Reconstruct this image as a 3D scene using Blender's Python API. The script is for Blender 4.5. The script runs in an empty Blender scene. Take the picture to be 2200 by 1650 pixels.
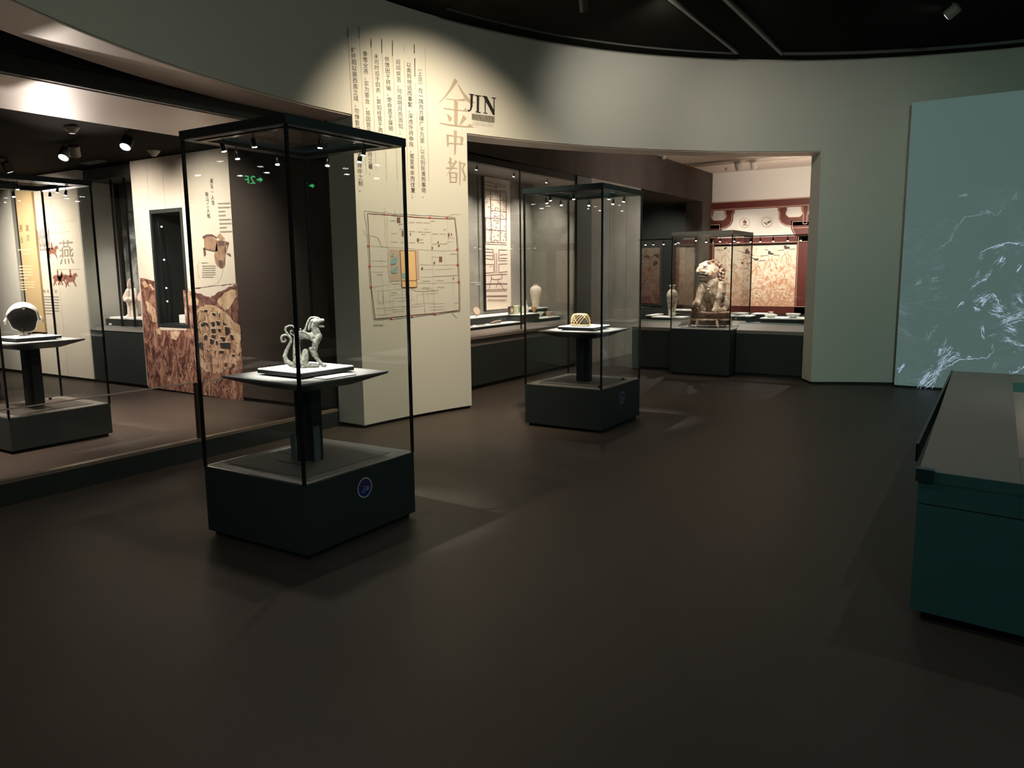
import bpy, bmesh, math, random
from mathutils import Vector, Matrix
from mathutils.geometry import tessellate_polygon
random.seed(7)
R = math.radians
scene = bpy.context.scene
COL = scene.collection

# ------------------------------------------------------------------ camera
TH, PITCH, ROLL, FPX, HC = R(57.5), 0.1468, -0.0104, 1640.0, 1.6
st, ct, sp, cp = math.sin(TH), math.cos(TH), math.sin(PITCH), math.cos(PITCH)
cr, sr = math.cos(ROLL), math.sin(ROLL)
R0 = Vector((st, ct, 0)); F0 = Vector((-ct * cp, st * cp, -sp)); U0 = Vector((-ct * sp, st * sp, cp))
CR = cr * R0 + sr * U0; CU = -sr * R0 + cr * U0
cam = bpy.data.objects.new('camera', bpy.data.cameras.new('camera'))
COL.objects.link(cam)
m = Matrix.Identity(4)
for i, v in enumerate((CR, CU, -F0)):
    for j in range(3): m[j][i] = v[j]
m[2][3] = HC
cam.matrix_world = m
cam.data.sensor_width = 36; cam.data.lens = FPX / 2200 * 36
cam.data.clip_start = .05; cam.data.clip_end = 100
scene.camera = cam

# ------------------------------------------------------------------ world, exposure
w = bpy.data.worlds.new('world'); scene.world = w; w.use_nodes = True
w.node_tree.nodes['Background'].inputs[0].default_value = (.55, .6, .6, 1)
w.node_tree.nodes['Background'].inputs[1].default_value = .02
vs = scene.view_settings
vs.view_transform = 'Standard'; vs.look = 'None'; vs.gamma = 1; vs.use_curve_mapping = False
vs.exposure = 0
scene.cycles.transparent_max_bounces = 48
scene.cycles.max_bounces = 10

# ------------------------------------------------------------------ lights
WARM = (1, .80, .58); NEUT = (1, .90, .78); WHITE = (1, .96, .9); COOL = (.8, .95, 1)
def spot(loc, to, power, deg, blend=.6, col=WARM, size=.05):
    l = bpy.data.lights.new('spot', 'SPOT'); l.energy = power; l.spot_size = R(deg); l.spot_blend = blend
    l.color = col; l.shadow_soft_size = size
    o = bpy.data.objects.new('spot_light', l); COL.objects.link(o)
    o.location = loc; o.rotation_euler = (Vector(to) - Vector(loc)).to_track_quat('-Z', 'Y').to_euler()
    return o
def area(loc, to, power, sx, sy, col=NEUT):
    l = bpy.data.lights.new('area', 'AREA'); l.shape = 'RECTANGLE'; l.size = sx; l.size_y = sy; l.energy = power; l.color = col
    o = bpy.data.objects.new('area_light', l); COL.objects.link(o)
    o.location = loc; o.rotation_euler = (Vector(to) - Vector(loc)).to_track_quat('-Z', 'Y').to_euler()
    return o
# rotunda: track spots, plus added wall washes and fill
spot((-3.55, 5.95, 4.27), (-5.38, 6.80, 2.0), 830, 92, .85, WARM, .05)      # washes the lettered pier
spot((-3.0, 5.0, 4.2), (-5.1, 7.1, 1.1), 150, 34, 1, WARM, .06)             # lower half of the pier
spot((-2.2, 7.8, 4.2), (-2.4, 11.2, 3.0), 72, 72, 1, NEUT, .1)            # header over the right opening
spot((-3.0, 7.6, 4.2), (-3.9, 9.4, 3.4), 110, 100, 1, NEUT, .1)
spot((1.5, 1.0, 3.6), (-.4, 11.5, 1.25), 600, 46, 1, (.64, 1, .84), .15)     # added cool wash for the wall beside the screen
spot((.2, 2.2, 4.0), (-5.2, 4.9, 3.7), 110, 100, 1, (.86, .95, .80), .15)   # added wash, stands for scattered light on the upper left wall
spot((-3.46, 3.01, 3.87), (-3.46, 3.01, 0), 110, 125, .6, NEUT, .03)         # above the front showcase
spot((-3.7, 7.1, 3.9), (-3.7, 7.1, 0), 50, 120, .6, WARM, .03)              # above the middle showcase
spot((-.6, 8.3, 4.2), (-2.1, 8.1, 0), 22, 70, .8, WARM, .08)
spot((-1.5, 5.2, 4.2), (-1.7, 5.4, 0), 14, 75, 1, WARM, .08)
spot((-2.6, .9, 4.2), (-3.2, 1.0, 0), 40, 80, 1, WARM, .08)
spot((1.05, 5.85, 4.2), (1.05, 5.85, 0), 85, 110, 1, (1, .93, .82), .03)   # over the display table
spot((1.6, -.6, 4.0), (.2, 3.6, .3), 110, 75, 1, (.62, .95, 1), .1)         # added cool fill for the table front, no fixture modelled
for x, y in ((-1.0, 3.2), (-1.0, 7.4), (3.3, 3.2), (3.3, 7.4)):             # added dim fill for the whole rotunda
    spot((x, y, 4.24), (x, y, 0), 12, 165, .6, (.86, .95, .88), .03)
spot((.3, -.9, 3.0), (-3.5, 2.8, .2), 120, 36, 1, (.7, .95, 1), .1)  # added cool fill for the front showcase base
# left hall
for x in (-12.9, -12.2, -9.9, -8.45):
    spot((x, 4.6, 2.98), (x, 6.25, 1.75), 330, 88, 1, (1, .87, .75), .05)
spot((-10.8, 5.2, 3.0), (-10.9, 6.3, .9), 60, 60, .8, NEUT, .05)
for x, y in ((-9.2, 3.8), (-7.6, 5.0), (-7.2, 2.6), (-9.6, 1.6)):
    spot((x, y, 3.0), (x - .5, y, 0), 820, 66, 1, (1, .76, .66), .06)
spot((-10.4, 5.4, 2.0), (-6.5, 3.9, 3.10), 260, 36, 1, (1, .84, .72), .03)  # added uplight, stands in for bounce on the pale beam
spot((-10.4, 2.2, 1.8), (-6.5, 2.6, 3.15), 240, 36, 1, (1, .84, .72), .03)  # second added uplight in place of bounce on the beam
spot((-7.9, 7.4, 3.05), (-8.9, 9.0, 1.7), 260, 90, 1, NEUT, .05)
# mural hall
for x, y in ((-4.9, 14.4), (-2.3, 14.4), (-4.9, 16.0), (-2.3, 16.0)):
    spot((x, y, 3.7), (x, y, 0), 150, 122, .5, (1, .89, .80), .04)
for x in (-5.2, -3.9, -2.4):
    spot((x, 16.6, 3.3), (x, 18.3, 1.5), 200, 72, 1, (1, .88, .74), .05)
spot((-3.2, 15.0, 2.5), (-3.6, 18.3, 3.5), 330, 100, 1, (1, .86, .74), .1)
spot((-2.6, 9.9, 3.1), (-2.9, 10.0, 0), 34, 80, 1, WARM, .06)
spot((-2.9, 13.0, 3.0), (-5.95, 12.8, 1.4), 50, 80, 1, NEUT, .06)

spot((-3.0, 13.2, 2.9), (-5.95, 13.4, 3.3), 140, 110, 1, (1, .88, .78), .1)  # added wash to brighten the brown header
spot((-6.9, 16.2, 3.0), (-7.1, 18.3, 1.4), 70, 80, .8, (1, .88, .76), .05)  # added spot to brighten the murals behind the recess

# ------------------------------------------------------------------ materials
def mat(name, col, rough=.6, metal=0, spec=.5, bump=0, bscale=60, var=0, vscale=8, emit=None, estr=0, coat=0):
    m = bpy.data.materials.new(name); m.use_nodes = True
    nt = m.node_tree; b = nt.nodes['Principled BSDF']
    b.inputs['Base Color'].default_value = (*col, 1); b.inputs['Roughness'].default_value = rough
    b.inputs['Metallic'].default_value = metal; b.inputs['Specular IOR Level'].default_value = spec
    b.inputs['Coat Weight'].default_value = coat
    tc = nt.nodes.new('ShaderNodeTexCoord')
    n = nt.nodes.new('ShaderNodeTexNoise'); n.inputs['Scale'].default_value = vscale; n.inputs['Detail'].default_value = 6
    nt.links.new(tc.outputs['Object'], n.inputs['Vector'])
    v = var if var else .04
    mp = nt.nodes.new('ShaderNodeMapRange'); mp.inputs['To Min'].default_value = 1 - v; mp.inputs['To Max'].default_value = 1 + v
    nt.links.new(n.outputs['Fac'], mp.inputs['Value'])
    mx = nt.nodes.new('ShaderNodeMix'); mx.data_type = 'RGBA'; mx.blend_type = 'MULTIPLY'; mx.inputs['Factor'].default_value = 1
    mx.inputs[6].default_value = (*col, 1); nt.links.new(mp.outputs['Result'], mx.inputs[7])
    nt.links.new(mx.outputs[2], b.inputs['Base Color'])
    if bump:
        n2 = nt.nodes.new('ShaderNodeTexNoise'); n2.inputs['Scale'].default_value = bscale; n2.inputs['Detail'].default_value = 5
        nt.links.new(tc.outputs['Object'], n2.inputs['Vector'])
        bp = nt.nodes.new('ShaderNodeBump'); bp.inputs['Strength'].default_value = bump; bp.inputs['Distance'].default_value = .01
        nt.links.new(n2.outputs['Fac'], bp.inputs['Height']); nt.links.new(bp.outputs['Normal'], b.inputs['Normal'])
    if emit:
        b.inputs['Emission Color'].default_value = (*emit, 1); b.inputs['Emission Strength'].default_value = estr
    return m
def ramp_mat(name, stops, scale=3, detail=8, rough=.8, dist=0, coordscale=(1, 1, 1), zgrad=None, bump=0, rot=0):
    """patchy colour from noise through a ramp; zgrad=(z0,z1,weight) shifts the ramp with height"""
    m = bpy.data.materials.new(name); m.use_nodes = True; nt = m.node_tree; b = nt.nodes['Principled BSDF']
    b.inputs['Roughness'].default_value = rough; b.inputs['Specular IOR Level'].default_value = .2
    tc = nt.nodes.new('ShaderNodeTexCoord'); mp = nt.nodes.new('ShaderNodeMapping'); mp.inputs['Scale'].default_value = coordscale
    mp.inputs['Rotation'].default_value = (0, rot, 0)
    nt.links.new(tc.outputs['Object'], mp.inputs['Vector'])
    n = nt.nodes.new('ShaderNodeTexNoise'); n.inputs['Scale'].default_value = scale; n.inputs['Detail'].default_value = detail
    n.inputs['Roughness'].default_value = .68; n.inputs['Distortion'].default_value = dist
    nt.links.new(mp.outputs['Vector'], n.inputs['Vector'])
    src = n.outputs['Fac']
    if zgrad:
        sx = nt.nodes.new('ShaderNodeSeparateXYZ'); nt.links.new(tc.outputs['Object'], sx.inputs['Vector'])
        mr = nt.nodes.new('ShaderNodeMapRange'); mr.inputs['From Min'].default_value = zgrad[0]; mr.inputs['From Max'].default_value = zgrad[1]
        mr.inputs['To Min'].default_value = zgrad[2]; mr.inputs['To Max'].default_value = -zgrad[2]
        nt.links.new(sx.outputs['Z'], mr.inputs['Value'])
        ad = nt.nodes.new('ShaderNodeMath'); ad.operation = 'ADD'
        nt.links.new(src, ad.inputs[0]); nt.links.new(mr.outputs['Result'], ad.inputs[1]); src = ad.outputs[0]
    cr_ = nt.nodes.new('ShaderNodeValToRGB'); el = cr_.color_ramp.elements
    el[0].position = stops[0][0]; el[0].color = (*stops[0][1], 1); el[1].position = stops[-1][0]; el[1].color = (*stops[-1][1], 1)
    for p, c in stops[1:-1]:
        e = el.new(p); e.color = (*c, 1)
    nt.links.new(src, cr_.inputs['Fac']); nt.links.new(cr_.outputs['Color'], b.inputs['Base Color'])
    if bump:
        bp = nt.nodes.new('ShaderNodeBump'); bp.inputs['Strength'].default_value = bump; bp.inputs['Distance'].default_value = .01
        nt.links.new(n.outputs['Fac'], bp.inputs['Height']); nt.links.new(bp.outputs['Normal'], b.inputs['Normal'])
    return m
def glass_mat(name, tint=(.972, .982, .976), r0=.04):
    m = bpy.data.materials.new(name); m.use_nodes = True; nt = m.node_tree; nt.nodes.clear()
    out = nt.nodes.new('ShaderNodeOutputMaterial'); mix = nt.nodes.new('ShaderNodeMixShader')
    tr = nt.nodes.new('ShaderNodeBsdfTransparent'); tr.inputs[0].default_value = (*tint, 1)
    gl = nt.nodes.new('ShaderNodeBsdfGlossy'); gl.inputs['Roughness'].default_value = 0
    lw = nt.nodes.new('ShaderNodeLayerWeight'); lw.inputs['Blend'].default_value = .5
    pw = nt.nodes.new('ShaderNodeMath'); pw.operation = 'POWER'; pw.inputs[1].default_value = 5
    ma = nt.nodes.new('ShaderNodeMath'); ma.operation = 'MULTIPLY_ADD'; ma.inputs[1].default_value = 1 - r0; ma.inputs[2].default_value = r0
    nt.links.new(lw.outputs['Facing'], pw.inputs[0]); nt.links.new(pw.outputs[0], ma.inputs[0])
    nt.links.new(ma.outputs[0], mix.inputs[0]); nt.links.new(tr.outputs[0], mix.inputs[1]); nt.links.new(gl.outputs[0], mix.inputs[2])
    nt.links.new(mix.outputs[0], out.inputs[0])
    return m
def emis(name, col, s):
    m = bpy.data.materials.new(name); m.use_nodes = True; nt = m.node_tree; nt.nodes.clear()
    out = nt.nodes.new('ShaderNodeOutputMaterial'); e = nt.nodes.new('ShaderNodeEmission')
    e.inputs[0].default_value = (*col, 1); e.inputs[1].default_value = s
    nt.links.new(e.outputs[0], out.inputs[0]); return m

M = dict(
    floor=mat('floor_resin', (.050, .041, .034), .46, spec=.2, bump=.05, bscale=180, var=.10, vscale=3),
    wall=mat('wall_paint', (.49, .50, .445), .85, spec=.2, bump=.03, bscale=220, var=.03, vscale=2),
    soffit=mat('soffit_paint', (.66, .56, .48), .45, spec=.4),
    black=mat('black_paint', (.010, .010, .010), .6, spec=.3),
    ceil=mat('black_ceiling', (.006, .0065, .005), .9, spec=.04),
    ceil_l=mat('black_hall_ceiling', (.008, .006, .005), .9, spec=.03),
    edge=mat('grey_metal_edge', (.10, .10, .095), .4, metal=.3),
    plinth=mat('dark_plinth_metal', (.025, .034, .033), .42, spec=.4),
    plinth_g=mat('dark_green_metal', (.020, .026, .025), .5, spec=.3),
    teal=mat('teal_metal', (.034, .112, .108), .45, spec=.4),
    deck=mat('grey_deck', (.19, .185, .165), .7),
    deck2=mat('grey_deck_inset', (.11, .105, .095), .6),
    table=mat('grey_table_top', (.17, .17, .16), .6),
    frame=mat('case_frame_metal', (.012, .021, .024), .4, spec=.4),
    seam=mat('black_seam', (.004, .005, .005), .3),
    glass=glass_mat('clear_glass'),
    glass_t=glass_mat('tinted_glass', (.86, .85, .83), .05),
    white=mat('white_board', (.93, .94, .91), .7),
    lens=emis('lit_lens', (1, .95, .85), 30),
    lens_s=emis('small_lit_lens', (1, .95, .85), 12),
    statue=ramp_mat('verdigris_bronze', [(.36, (.03, .032, .026)), (.47, (.15, .155, .13)), (.62, (.25, .25, .215))], 55, 8, .8, .4, bump=.9),
    lion=ramp_mat('weathered_carved_wood', [(.36, (.10, .055, .04)), (.46, (.30, .20, .14)), (.56, (.48, .38, .28)), (.66, (.60, .50, .40))], 11, 10, .55, .5, bump=.5),
    wood=ramp_mat('dark_carved_wood', [(.35, (.07, .035, .025)), (.6, (.22, .12, .085))], 12, 6, .5, bump=.3),
    cream=mat('cream_wall_panel', (.66, .60, .50), .8, spec=.2, var=.02),
    cream2=mat('pale_wall_panel', (.62, .60, .54), .8, spec=.2),
    gold=mat('gold_banner', (.56, .41, .22), .6, spec=.3),
    brown=mat('brown_wall', (.052, .041, .034), .8, spec=.2, var=.05),
    dgrey=mat('dark_grey_panel', (.055, .055, .050), .6),
    grey=ramp_mat('grey_stone_panel', [(.35, (.20, .19, .165)), (.65, (.27, .25, .22))], 2.2, 8, .7),
    hdr=ramp_mat('brown_grey_header', [(.35, (.075, .062, .053)), (.65, (.10, .084, .072))], 1.2, 6, .9),
    green=mat('dark_green_pier', (.05, .065, .058), .55),
    offw=mat('off_white_wall', (.76, .72, .65), .8),
    ceilw=mat('pale_ceiling', (.80, .70, .60), .8),
    red=mat('dark_red_timber', (.115, .022, .016), .5),
    redline=mat('pale_red_line', (.60, .38, .27), .6),
    ink=mat('ink', (.035, .030, .024), .8),
    inkb=mat('black_lettering', (.004, .004, .004), .6),
    taupe=mat('taupe_lettering', (.31, .265, .20), .7),
    taupe2=mat('pale_taupe_lettering', (.33, .31, .25), .7),
    line=mat('grey_print_line', (.27, .24, .20), .8),
    pale=mat('faint_print', (.46, .42, .34), .8),
    rednt=mat('map_red_wall', (.13, .02, .02), .7),
    moat=mat('map_moat', (.14, .18, .16), .7),
    blue=mat('map_blue', (.17, .33, .35), .7),
    ochre=mat('map_ochre', (.60, .42, .21), .7),
    mapbg=mat('map_tan', (.40, .33, .26), .7),
    mbrown=mat('map_brown', (.15, .075, .055), .7),
    paper=mat('scroll_paper', (.74, .63, .53), .85),
    sink=mat('scroll_ink', (.22, .12, .10), .85),
    cloth=mat('black_cloth', (.006, .006, .007), .9, bump=.3, bscale=40),
    screen=None,
)
M['mount'] = ramp_mat('printed_hillside', [(.38, (.055, .022, .018)), (.45, (.15, .062, .045)), (.52, (.25, .125, .09)), (.60, (.38, .22, .15)), (.68, (.58, .42, .30))], 5.5, 12, .85, 1.5, (1.3, 1, .6), rot=.6)
M['mount2'] = ramp_mat('printed_sandy_slope', [(.36, (.16, .075, .05)), (.47, (.36, .21, .14)), (.56, (.52, .34, .22)), (.66, (.64, .48, .33))], 9, 12, .85, 1.6, (1.4, 1, .45))
M['sand'] = ramp_mat('printed_sand_band', [(.36, (.40, .25, .16)), (.5, (.56, .39, .25)), (.62, (.66, .50, .34))], 8, 8, .85, .6, (1, 1, .7))
M['cave'] = mat('printed_cave_shadow', (.022, .016, .014), .9)
M['ridge'] = ramp_mat('printed_dark_ridge', [(.4, (.12, .055, .05)), (.6, (.22, .11, .09))], 8, 6, .85)
M['trees'] = ramp_mat('printed_grey_trees', [(.38, (.02, .022, .022)), (.5, (.10, .11, .105)), (.62, (.30, .30, .28))], 3.4, 10, .8, .8, (1, 1, 1), (1.0, 2.9, .16))
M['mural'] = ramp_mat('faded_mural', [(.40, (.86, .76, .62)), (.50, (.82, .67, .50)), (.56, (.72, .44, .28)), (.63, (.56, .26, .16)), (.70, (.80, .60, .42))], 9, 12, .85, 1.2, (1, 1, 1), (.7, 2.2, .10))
M['mural2'] = ramp_mat('dimmed_faded_mural', [(.38, (.42, .36, .28)), (.52, (.36, .22, .16)), (.66, (.22, .10, .08))], 4.5, 9, .85, 1.0, (1, 1, 1), (.7, 2.2, .14))
M['horse'] = mat('printed_horse_brown', (.26, .10, .065), .85, var=.25, vscale=30)
M['hink'] = mat('printed_hat_ink', (.10, .08, .07), .85)
M['cart'] = ramp_mat('printed_cart', [(.35, (.22, .12, .08)), (.65, (.42, .28, .19))], 9, 6, .85)
M['cart2'] = mat('printed_cart_dark', (.12, .07, .06), .85)

def screen_mat():
    m = bpy.data.materials.new('projected_rock_veins'); m.use_nodes = True; nt = m.node_tree; b = nt.nodes['Principled BSDF']
    N, L = nt.nodes.new, nt.links.new
    def math_(op, a, b_=None, clamp=False):
        n = N('ShaderNodeMath'); n.operation = op; n.use_clamp = clamp
        for k, v in enumerate((a, b_)):
            if v is None: continue
            if isinstance(v, (int, float)): n.inputs[k].default_value = v
            else: L(v, n.inputs[k])
        return n.outputs[0]
    def rng(v, a0, a1, b0=0, b1=1):
        n = N('ShaderNodeMapRange'); n.inputs['From Min'].default_value = a0; n.inputs['From Max'].default_value = a1
        n.inputs['To Min'].default_value = b0; n.inputs['To Max'].default_value = b1; L(v, n.inputs['Value']); return n.outputs[0]
    b.inputs['Base Color'].default_value = (.08, .095, .088, 1); b.inputs['Roughness'].default_value = .7
    tc = N('ShaderNodeTexCoord'); sx = N('ShaderNodeSeparateXYZ'); L(tc.outputs['Object'], sx.inputs[0])
    mp = N('ShaderNodeMapping'); mp.inputs['Rotation'].default_value = (0, R(35), 0); mp.inputs['Scale'].default_value = (.55, 1, 1.35)
    L(tc.outputs['Object'], mp.inputs[0])
    def noise(sc, det, dist, rgh=.55, vec=None):
        n = N('ShaderNodeTexNoise'); n.inputs['Scale'].default_value = sc; n.inputs['Detail'].default_value = det
        n.inputs['Distortion'].default_value = dist; n.inputs['Roughness'].default_value = rgh; L(vec or mp.outputs[0], n.inputs['Vector']); return n.outputs['Fac']
    mask = rng(noise(1.3, 3, 0, vec=tc.outputs['Object']), .46, .62)
    low = rng(sx.outputs['Z'], 2.7, .15, .0, 1.0)
    right = rng(sx.outputs['X'], -1.0, .3, .25, 1.0)
    wgt = math_('MULTIPLY', low, math_('ADD', math_('MULTIPLY', mask, right), .06))
    tot = None
    for sc, wd, amp in ((1.5, .010, 1.0), (3.2, .012, .7), (7.5, .022, .45)):
        v = math_('ABSOLUTE', math_('SUBTRACT', noise(sc, 8, 1.1, .62), .5))
        line = math_('POWER', rng(v, wd, 0), 1.6)
        v = math_('MULTIPLY', line, amp); tot = v if tot is None else math_('ADD', tot, v)
    haze = math_('MULTIPLY', rng(noise(4, 8, .8, .7), .52, .75), .30)
    f = math_('MULTIPLY', math_('ADD', tot, haze), wgt, True)
    mx = N('ShaderNodeMix'); mx.data_type = 'RGBA'; L(f, mx.inputs['Factor'])
    mx.inputs[6].default_value = (.062, .100, .094, 1); mx.inputs[7].default_value = (.52, .62, .86, 1)
    L(mx.outputs[2], b.inputs['Emission Color']); b.inputs['Emission Strength'].default_value = 1.0
    return m
M['screen'] = screen_mat()
M['vein'] = emis('projected_bright_vein', (.50, .60, .78), .8)
M['vein2'] = emis('projected_soft_vein', (.17, .23, .24), 1)

# ------------------------------------------------------------------ mesh helpers
class MB:
    def __init__(s): s.v = []; s.f = []
    def box(s, x0, x1, y0, y1, z0, z1, rot=0, c=None):
        n = len(s.v); P = [(x0, y0, z0), (x1, y0, z0), (x1, y1, z0), (x0, y1, z0), (x0, y0, z1), (x1, y0, z1), (x1, y1, z1), (x0, y1, z1)]
        if rot:
            cx, cy = c or ((x0 + x1) / 2, (y0 + y1) / 2); a, b = math.cos(rot), math.sin(rot)
            P = [(cx + a * (x - cx) - b * (y - cy), cy + b * (x - cx) + a * (y - cy), z) for x, y, z in P]
        s.v += P; s.f += [tuple(n + i for i in q) for q in ((0, 3, 2, 1), (4, 5, 6, 7), (0, 1, 5, 4), (1, 2, 6, 5), (2, 3, 7, 6), (3, 0, 4, 7))]
        return s
    def loft(s, rings, cap=True, closed=True):
        n = len(s.v); k = len(rings[0])
        for r in rings: s.v += [tuple(p) for p in r]
        for i in range(len(rings) - 1):
            for j in range(k if closed else k - 1):
                a = n + i * k + j; b = n + i * k + (j + 1) % k; s.f.append((a, b, b + k, a + k))
        if cap:
            s.f.append(tuple(n + j for j in reversed(range(k)))); s.f.append(tuple(n + (len(rings) - 1) * k + j for j in range(k)))
        return s
    def lathe(s, prof, c=(0, 0, 0), seg=24, mtx=None):
        rings = []
        for r, z in prof:
            ring = [Vector((r * math.cos(2 * math.pi * i / seg), r * math.sin(2 * math.pi * i / seg), z)) for i in range(seg)]
            if mtx: ring = [mtx @ p for p in ring]
            rings.append([(p.x + c[0], p.y + c[1], p.z + c[2]) for p in ring])
        return s.loft(rings)
    def tube(s, pts, r, seg=8, rs=None):
        pts = [Vector(p) for p in pts]; rings = []
        up = Vector((0, 0, 1))
        for i, p in enumerate(pts):
            d = (pts[min(i + 1, len(pts) - 1)] - pts[max(i - 1, 0)]).normalized()
            a = d.cross(up)
            if a.length < .1: a = d.cross(Vector((1, 0, 0)))
            a.normalize(); b = d.cross(a); q = rs[i] if rs else r
            rings.append([p + q * (math.cos(t) * a + math.sin(t) * b) for t in [2 * math.pi * j / seg for j in range(seg)]])
        return s.loft(rings)
    def poly(s, pts3, tri2):   # flat polygon given matching 2D outline
        n = len(s.v); s.v += [tuple(p) for p in pts3]
        for t in tessellate_polygon([[Vector((a, b, 0)) for a, b in tri2]]): s.f.append(tuple(n + i for i in t))
        return s
    def build(s, name, mt, parent=None, smooth=False, bevel=0, label=None, kind=None):
        me = bpy.data.meshes.new(name); me.from_pydata(s.v, [], s.f); me.update()
        me.materials.append(M[mt] if isinstance(mt, str) else mt)
        o = bpy.data.objects.new(name, me); COL.objects.link(o)
        if smooth:
            for p in me.polygons: p.use_smooth = True
        if bevel:
            b = o.modifiers.new('bevel', 'BEVEL'); b.width = bevel; b.segments = 2; b.limit_method = 'ANGLE'
        if parent is not None:
            o.parent = parent; o.matrix_parent_inverse = Matrix.Translation(-parent_world(parent))
        if label: o['label'] = label
        if kind: o['kind'] = kind
        return o
def parent_world(o):   # every mesh is built in world coordinates; only the Empties carry a location
    return Vector(o.location) if o.type == 'EMPTY' else Vector((0, 0, 0))
def box(*a, **k): return MB().box(*a, **k)
def thing(name, label, cat, loc=(0, 0, 0), group=None):
    o = bpy.data.objects.new(name, None); COL.objects.link(o); o.location = loc; o.empty_display_size = .1
    o['label'] = label; o['category'] = cat
    if group: o['group'] = group
    return o
def tag(o, label, cat, group=None):
    o['label'] = label; o['category'] = cat
    if group: o['group'] = group
    return o
def struct(name, mb, mt, **k):
    o = mb.build(name, mt, **k); o['kind'] = 'structure'; return o

# surfaces printed on: pixel of the photograph -> point of the wall
RC = (1.178, 5.315); RR = 6.65
def ray(px, py):
    X, Y = px - 1100, py - 825
    X, Y = cr * X + sr * Y, -sr * X + cr * Y
    return X * R0 - Y * U0 + FPX * F0
def on_cyl(px, py, off=.003):
    r = ray(px, py); rad = RR - off
    a = r.x ** 2 + r.y ** 2; b = -2 * (r.x * RC[0] + r.y * RC[1]); c = RC[0] ** 2 + RC[1] ** 2 - rad ** 2
    t = (-b + math.sqrt(b * b - 4 * a * c)) / (2 * a); return (r.x * t, r.y * t, HC + r.z * t)
def on_y(y):
    def f(px, py):
        r = ray(px, py); t = y / r.y; return (r.x * t, y, HC + r.z * t)
    return f
def on_x(x):
    def f(px, py):
        r = ray(px, py); t = x / r.x; return (x, r.y * t, HC + r.z * t)
    return f
def on_z(z):
    def f(px, py):
        r = ray(px, py); t = (z - HC) / r.z; return (r.x * t, r.y * t, z)
    return f
def polys(surf, plist, name, mt, parent, **k):
    mb = MB()
    for p in plist: mb.poly([surf(*q) for q in p], p)
    return mb.build(name, mt, parent, **k)
def rough(p, amp, step=7, seed=1):
    rn = random.Random(seed); out = []
    for (x0, y0), (x1, y1) in zip(p, p[1:] + p[:1]):
        n = max(1, int(math.hypot(x1 - x0, y1 - y0) / step)); d = math.hypot(x1 - x0, y1 - y0) + 1e-9
        for i in range(n):
            t = i / n; k = 0 if i == 0 else rn.uniform(-amp, amp)
            out.append((x0 + (x1 - x0) * t - (y1 - y0) / d * k, y0 + (y1 - y0) * t + (x1 - x0) / d * k))
    return out
def strokes(surf, lines, width, name, mt, parent, **k):
    """polylines (pixels) drawn as thin flat bands"""
    mb = MB()
    for ln in lines:
        wd = width
        for (x0, y0), (x1, y1) in zip(ln[:-1], ln[1:]):
            d = math.hypot(x1 - x0, y1 - y0)
            if d < 1e-6: continue
            nx, ny = -(y1 - y0) / d * wd / 2, (x1 - x0) / d * wd / 2
            q = [(x0 + nx, y0 + ny), (x1 + nx, y1 + ny), (x1 - nx, y1 - ny), (x0 - nx, y0 - ny)]
            n = len(mb.v); mb.v += [surf(*p) for p in q]; mb.f.append((n, n + 1, n + 2, n + 3))
    return mb.build(name, mt, parent, **k)
GL = {}
def glyph(ch):
    if ch not in GL:
        c = bpy.data.curves.new('glyph', 'FONT'); c.body = ch; c.resolution_u = 3
        o = bpy.data.objects.new('glyph', c); COL.objects.link(o)
        me = bpy.data.meshes.new_from_object(o)
        GL[ch] = ([(v.co.x, v.co.y) for v in me.vertices], [tuple(p.vertices) for p in me.polygons])
        bpy.data.objects.remove(o); bpy.data.curves.remove(c); bpy.data.meshes.remove(me)
    return GL[ch]
def put_glyph(mb, ch, surf, quad):
    """quad: pixel corners (top-left, top-right, bottom-right, bottom-left) of the character cell"""
    vs, fs = glyph(ch); n = len(mb.v)
    wd = 1.0 if ord(ch) > 0x2000 else max([v[0] for v in vs] or [1]) * 1.02
    for x, y in vs:
        u = x / wd; v = 1 - (y + .12) / 1.0
        if ord(ch) < 0x2000: v = 1 - y / .72
        tl, tr, br, bl = quad
        X = (tl[0] * (1 - u) + tr[0] * u) * (1 - v) + (bl[0] * (1 - u) + br[0] * u) * v
        Y = (tl[1] * (1 - u) + tr[1] * u) * (1 - v) + (bl[1] * (1 - u) + br[1] * u) * v
        mb.v.append(surf(X, Y))
    for f in fs: mb.f.append(tuple(n + i for i in f))
def column(text, p0, p1, wpx, surf, name, mt, parent, skew=0.08):
    """vertical line of characters from pixel p0 (top centre) to p1 (bottom centre)"""
    mb = MB(); n = len(text)
    for i, ch in enumerate(text):
        a, b = i / n, (i + .97) / n
        xa, ya = p0[0] + (p1[0] - p0[0]) * a, p0[1] + (p1[1] - p0[1]) * a
        xb, yb = p0[0] + (p1[0] - p0[0]) * b, p0[1] + (p1[1] - p0[1]) * b
        h = wpx / 2; s = skew * h
        if ch in '，；。、': h *= .9
        if ch == '（': ch = '︵'
        if ch == '）': ch = '︶'
        put_glyph(mb, ch, surf, ((xa - h, ya - s), (xa + h, ya + s), (xb + h, yb + s), (xb - h, yb - s)))
    return mb.build(name, mt, parent)
def crop(pts, s, ox, oy): return [(x / s + ox, y / s + oy) for x, y in pts]

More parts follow.
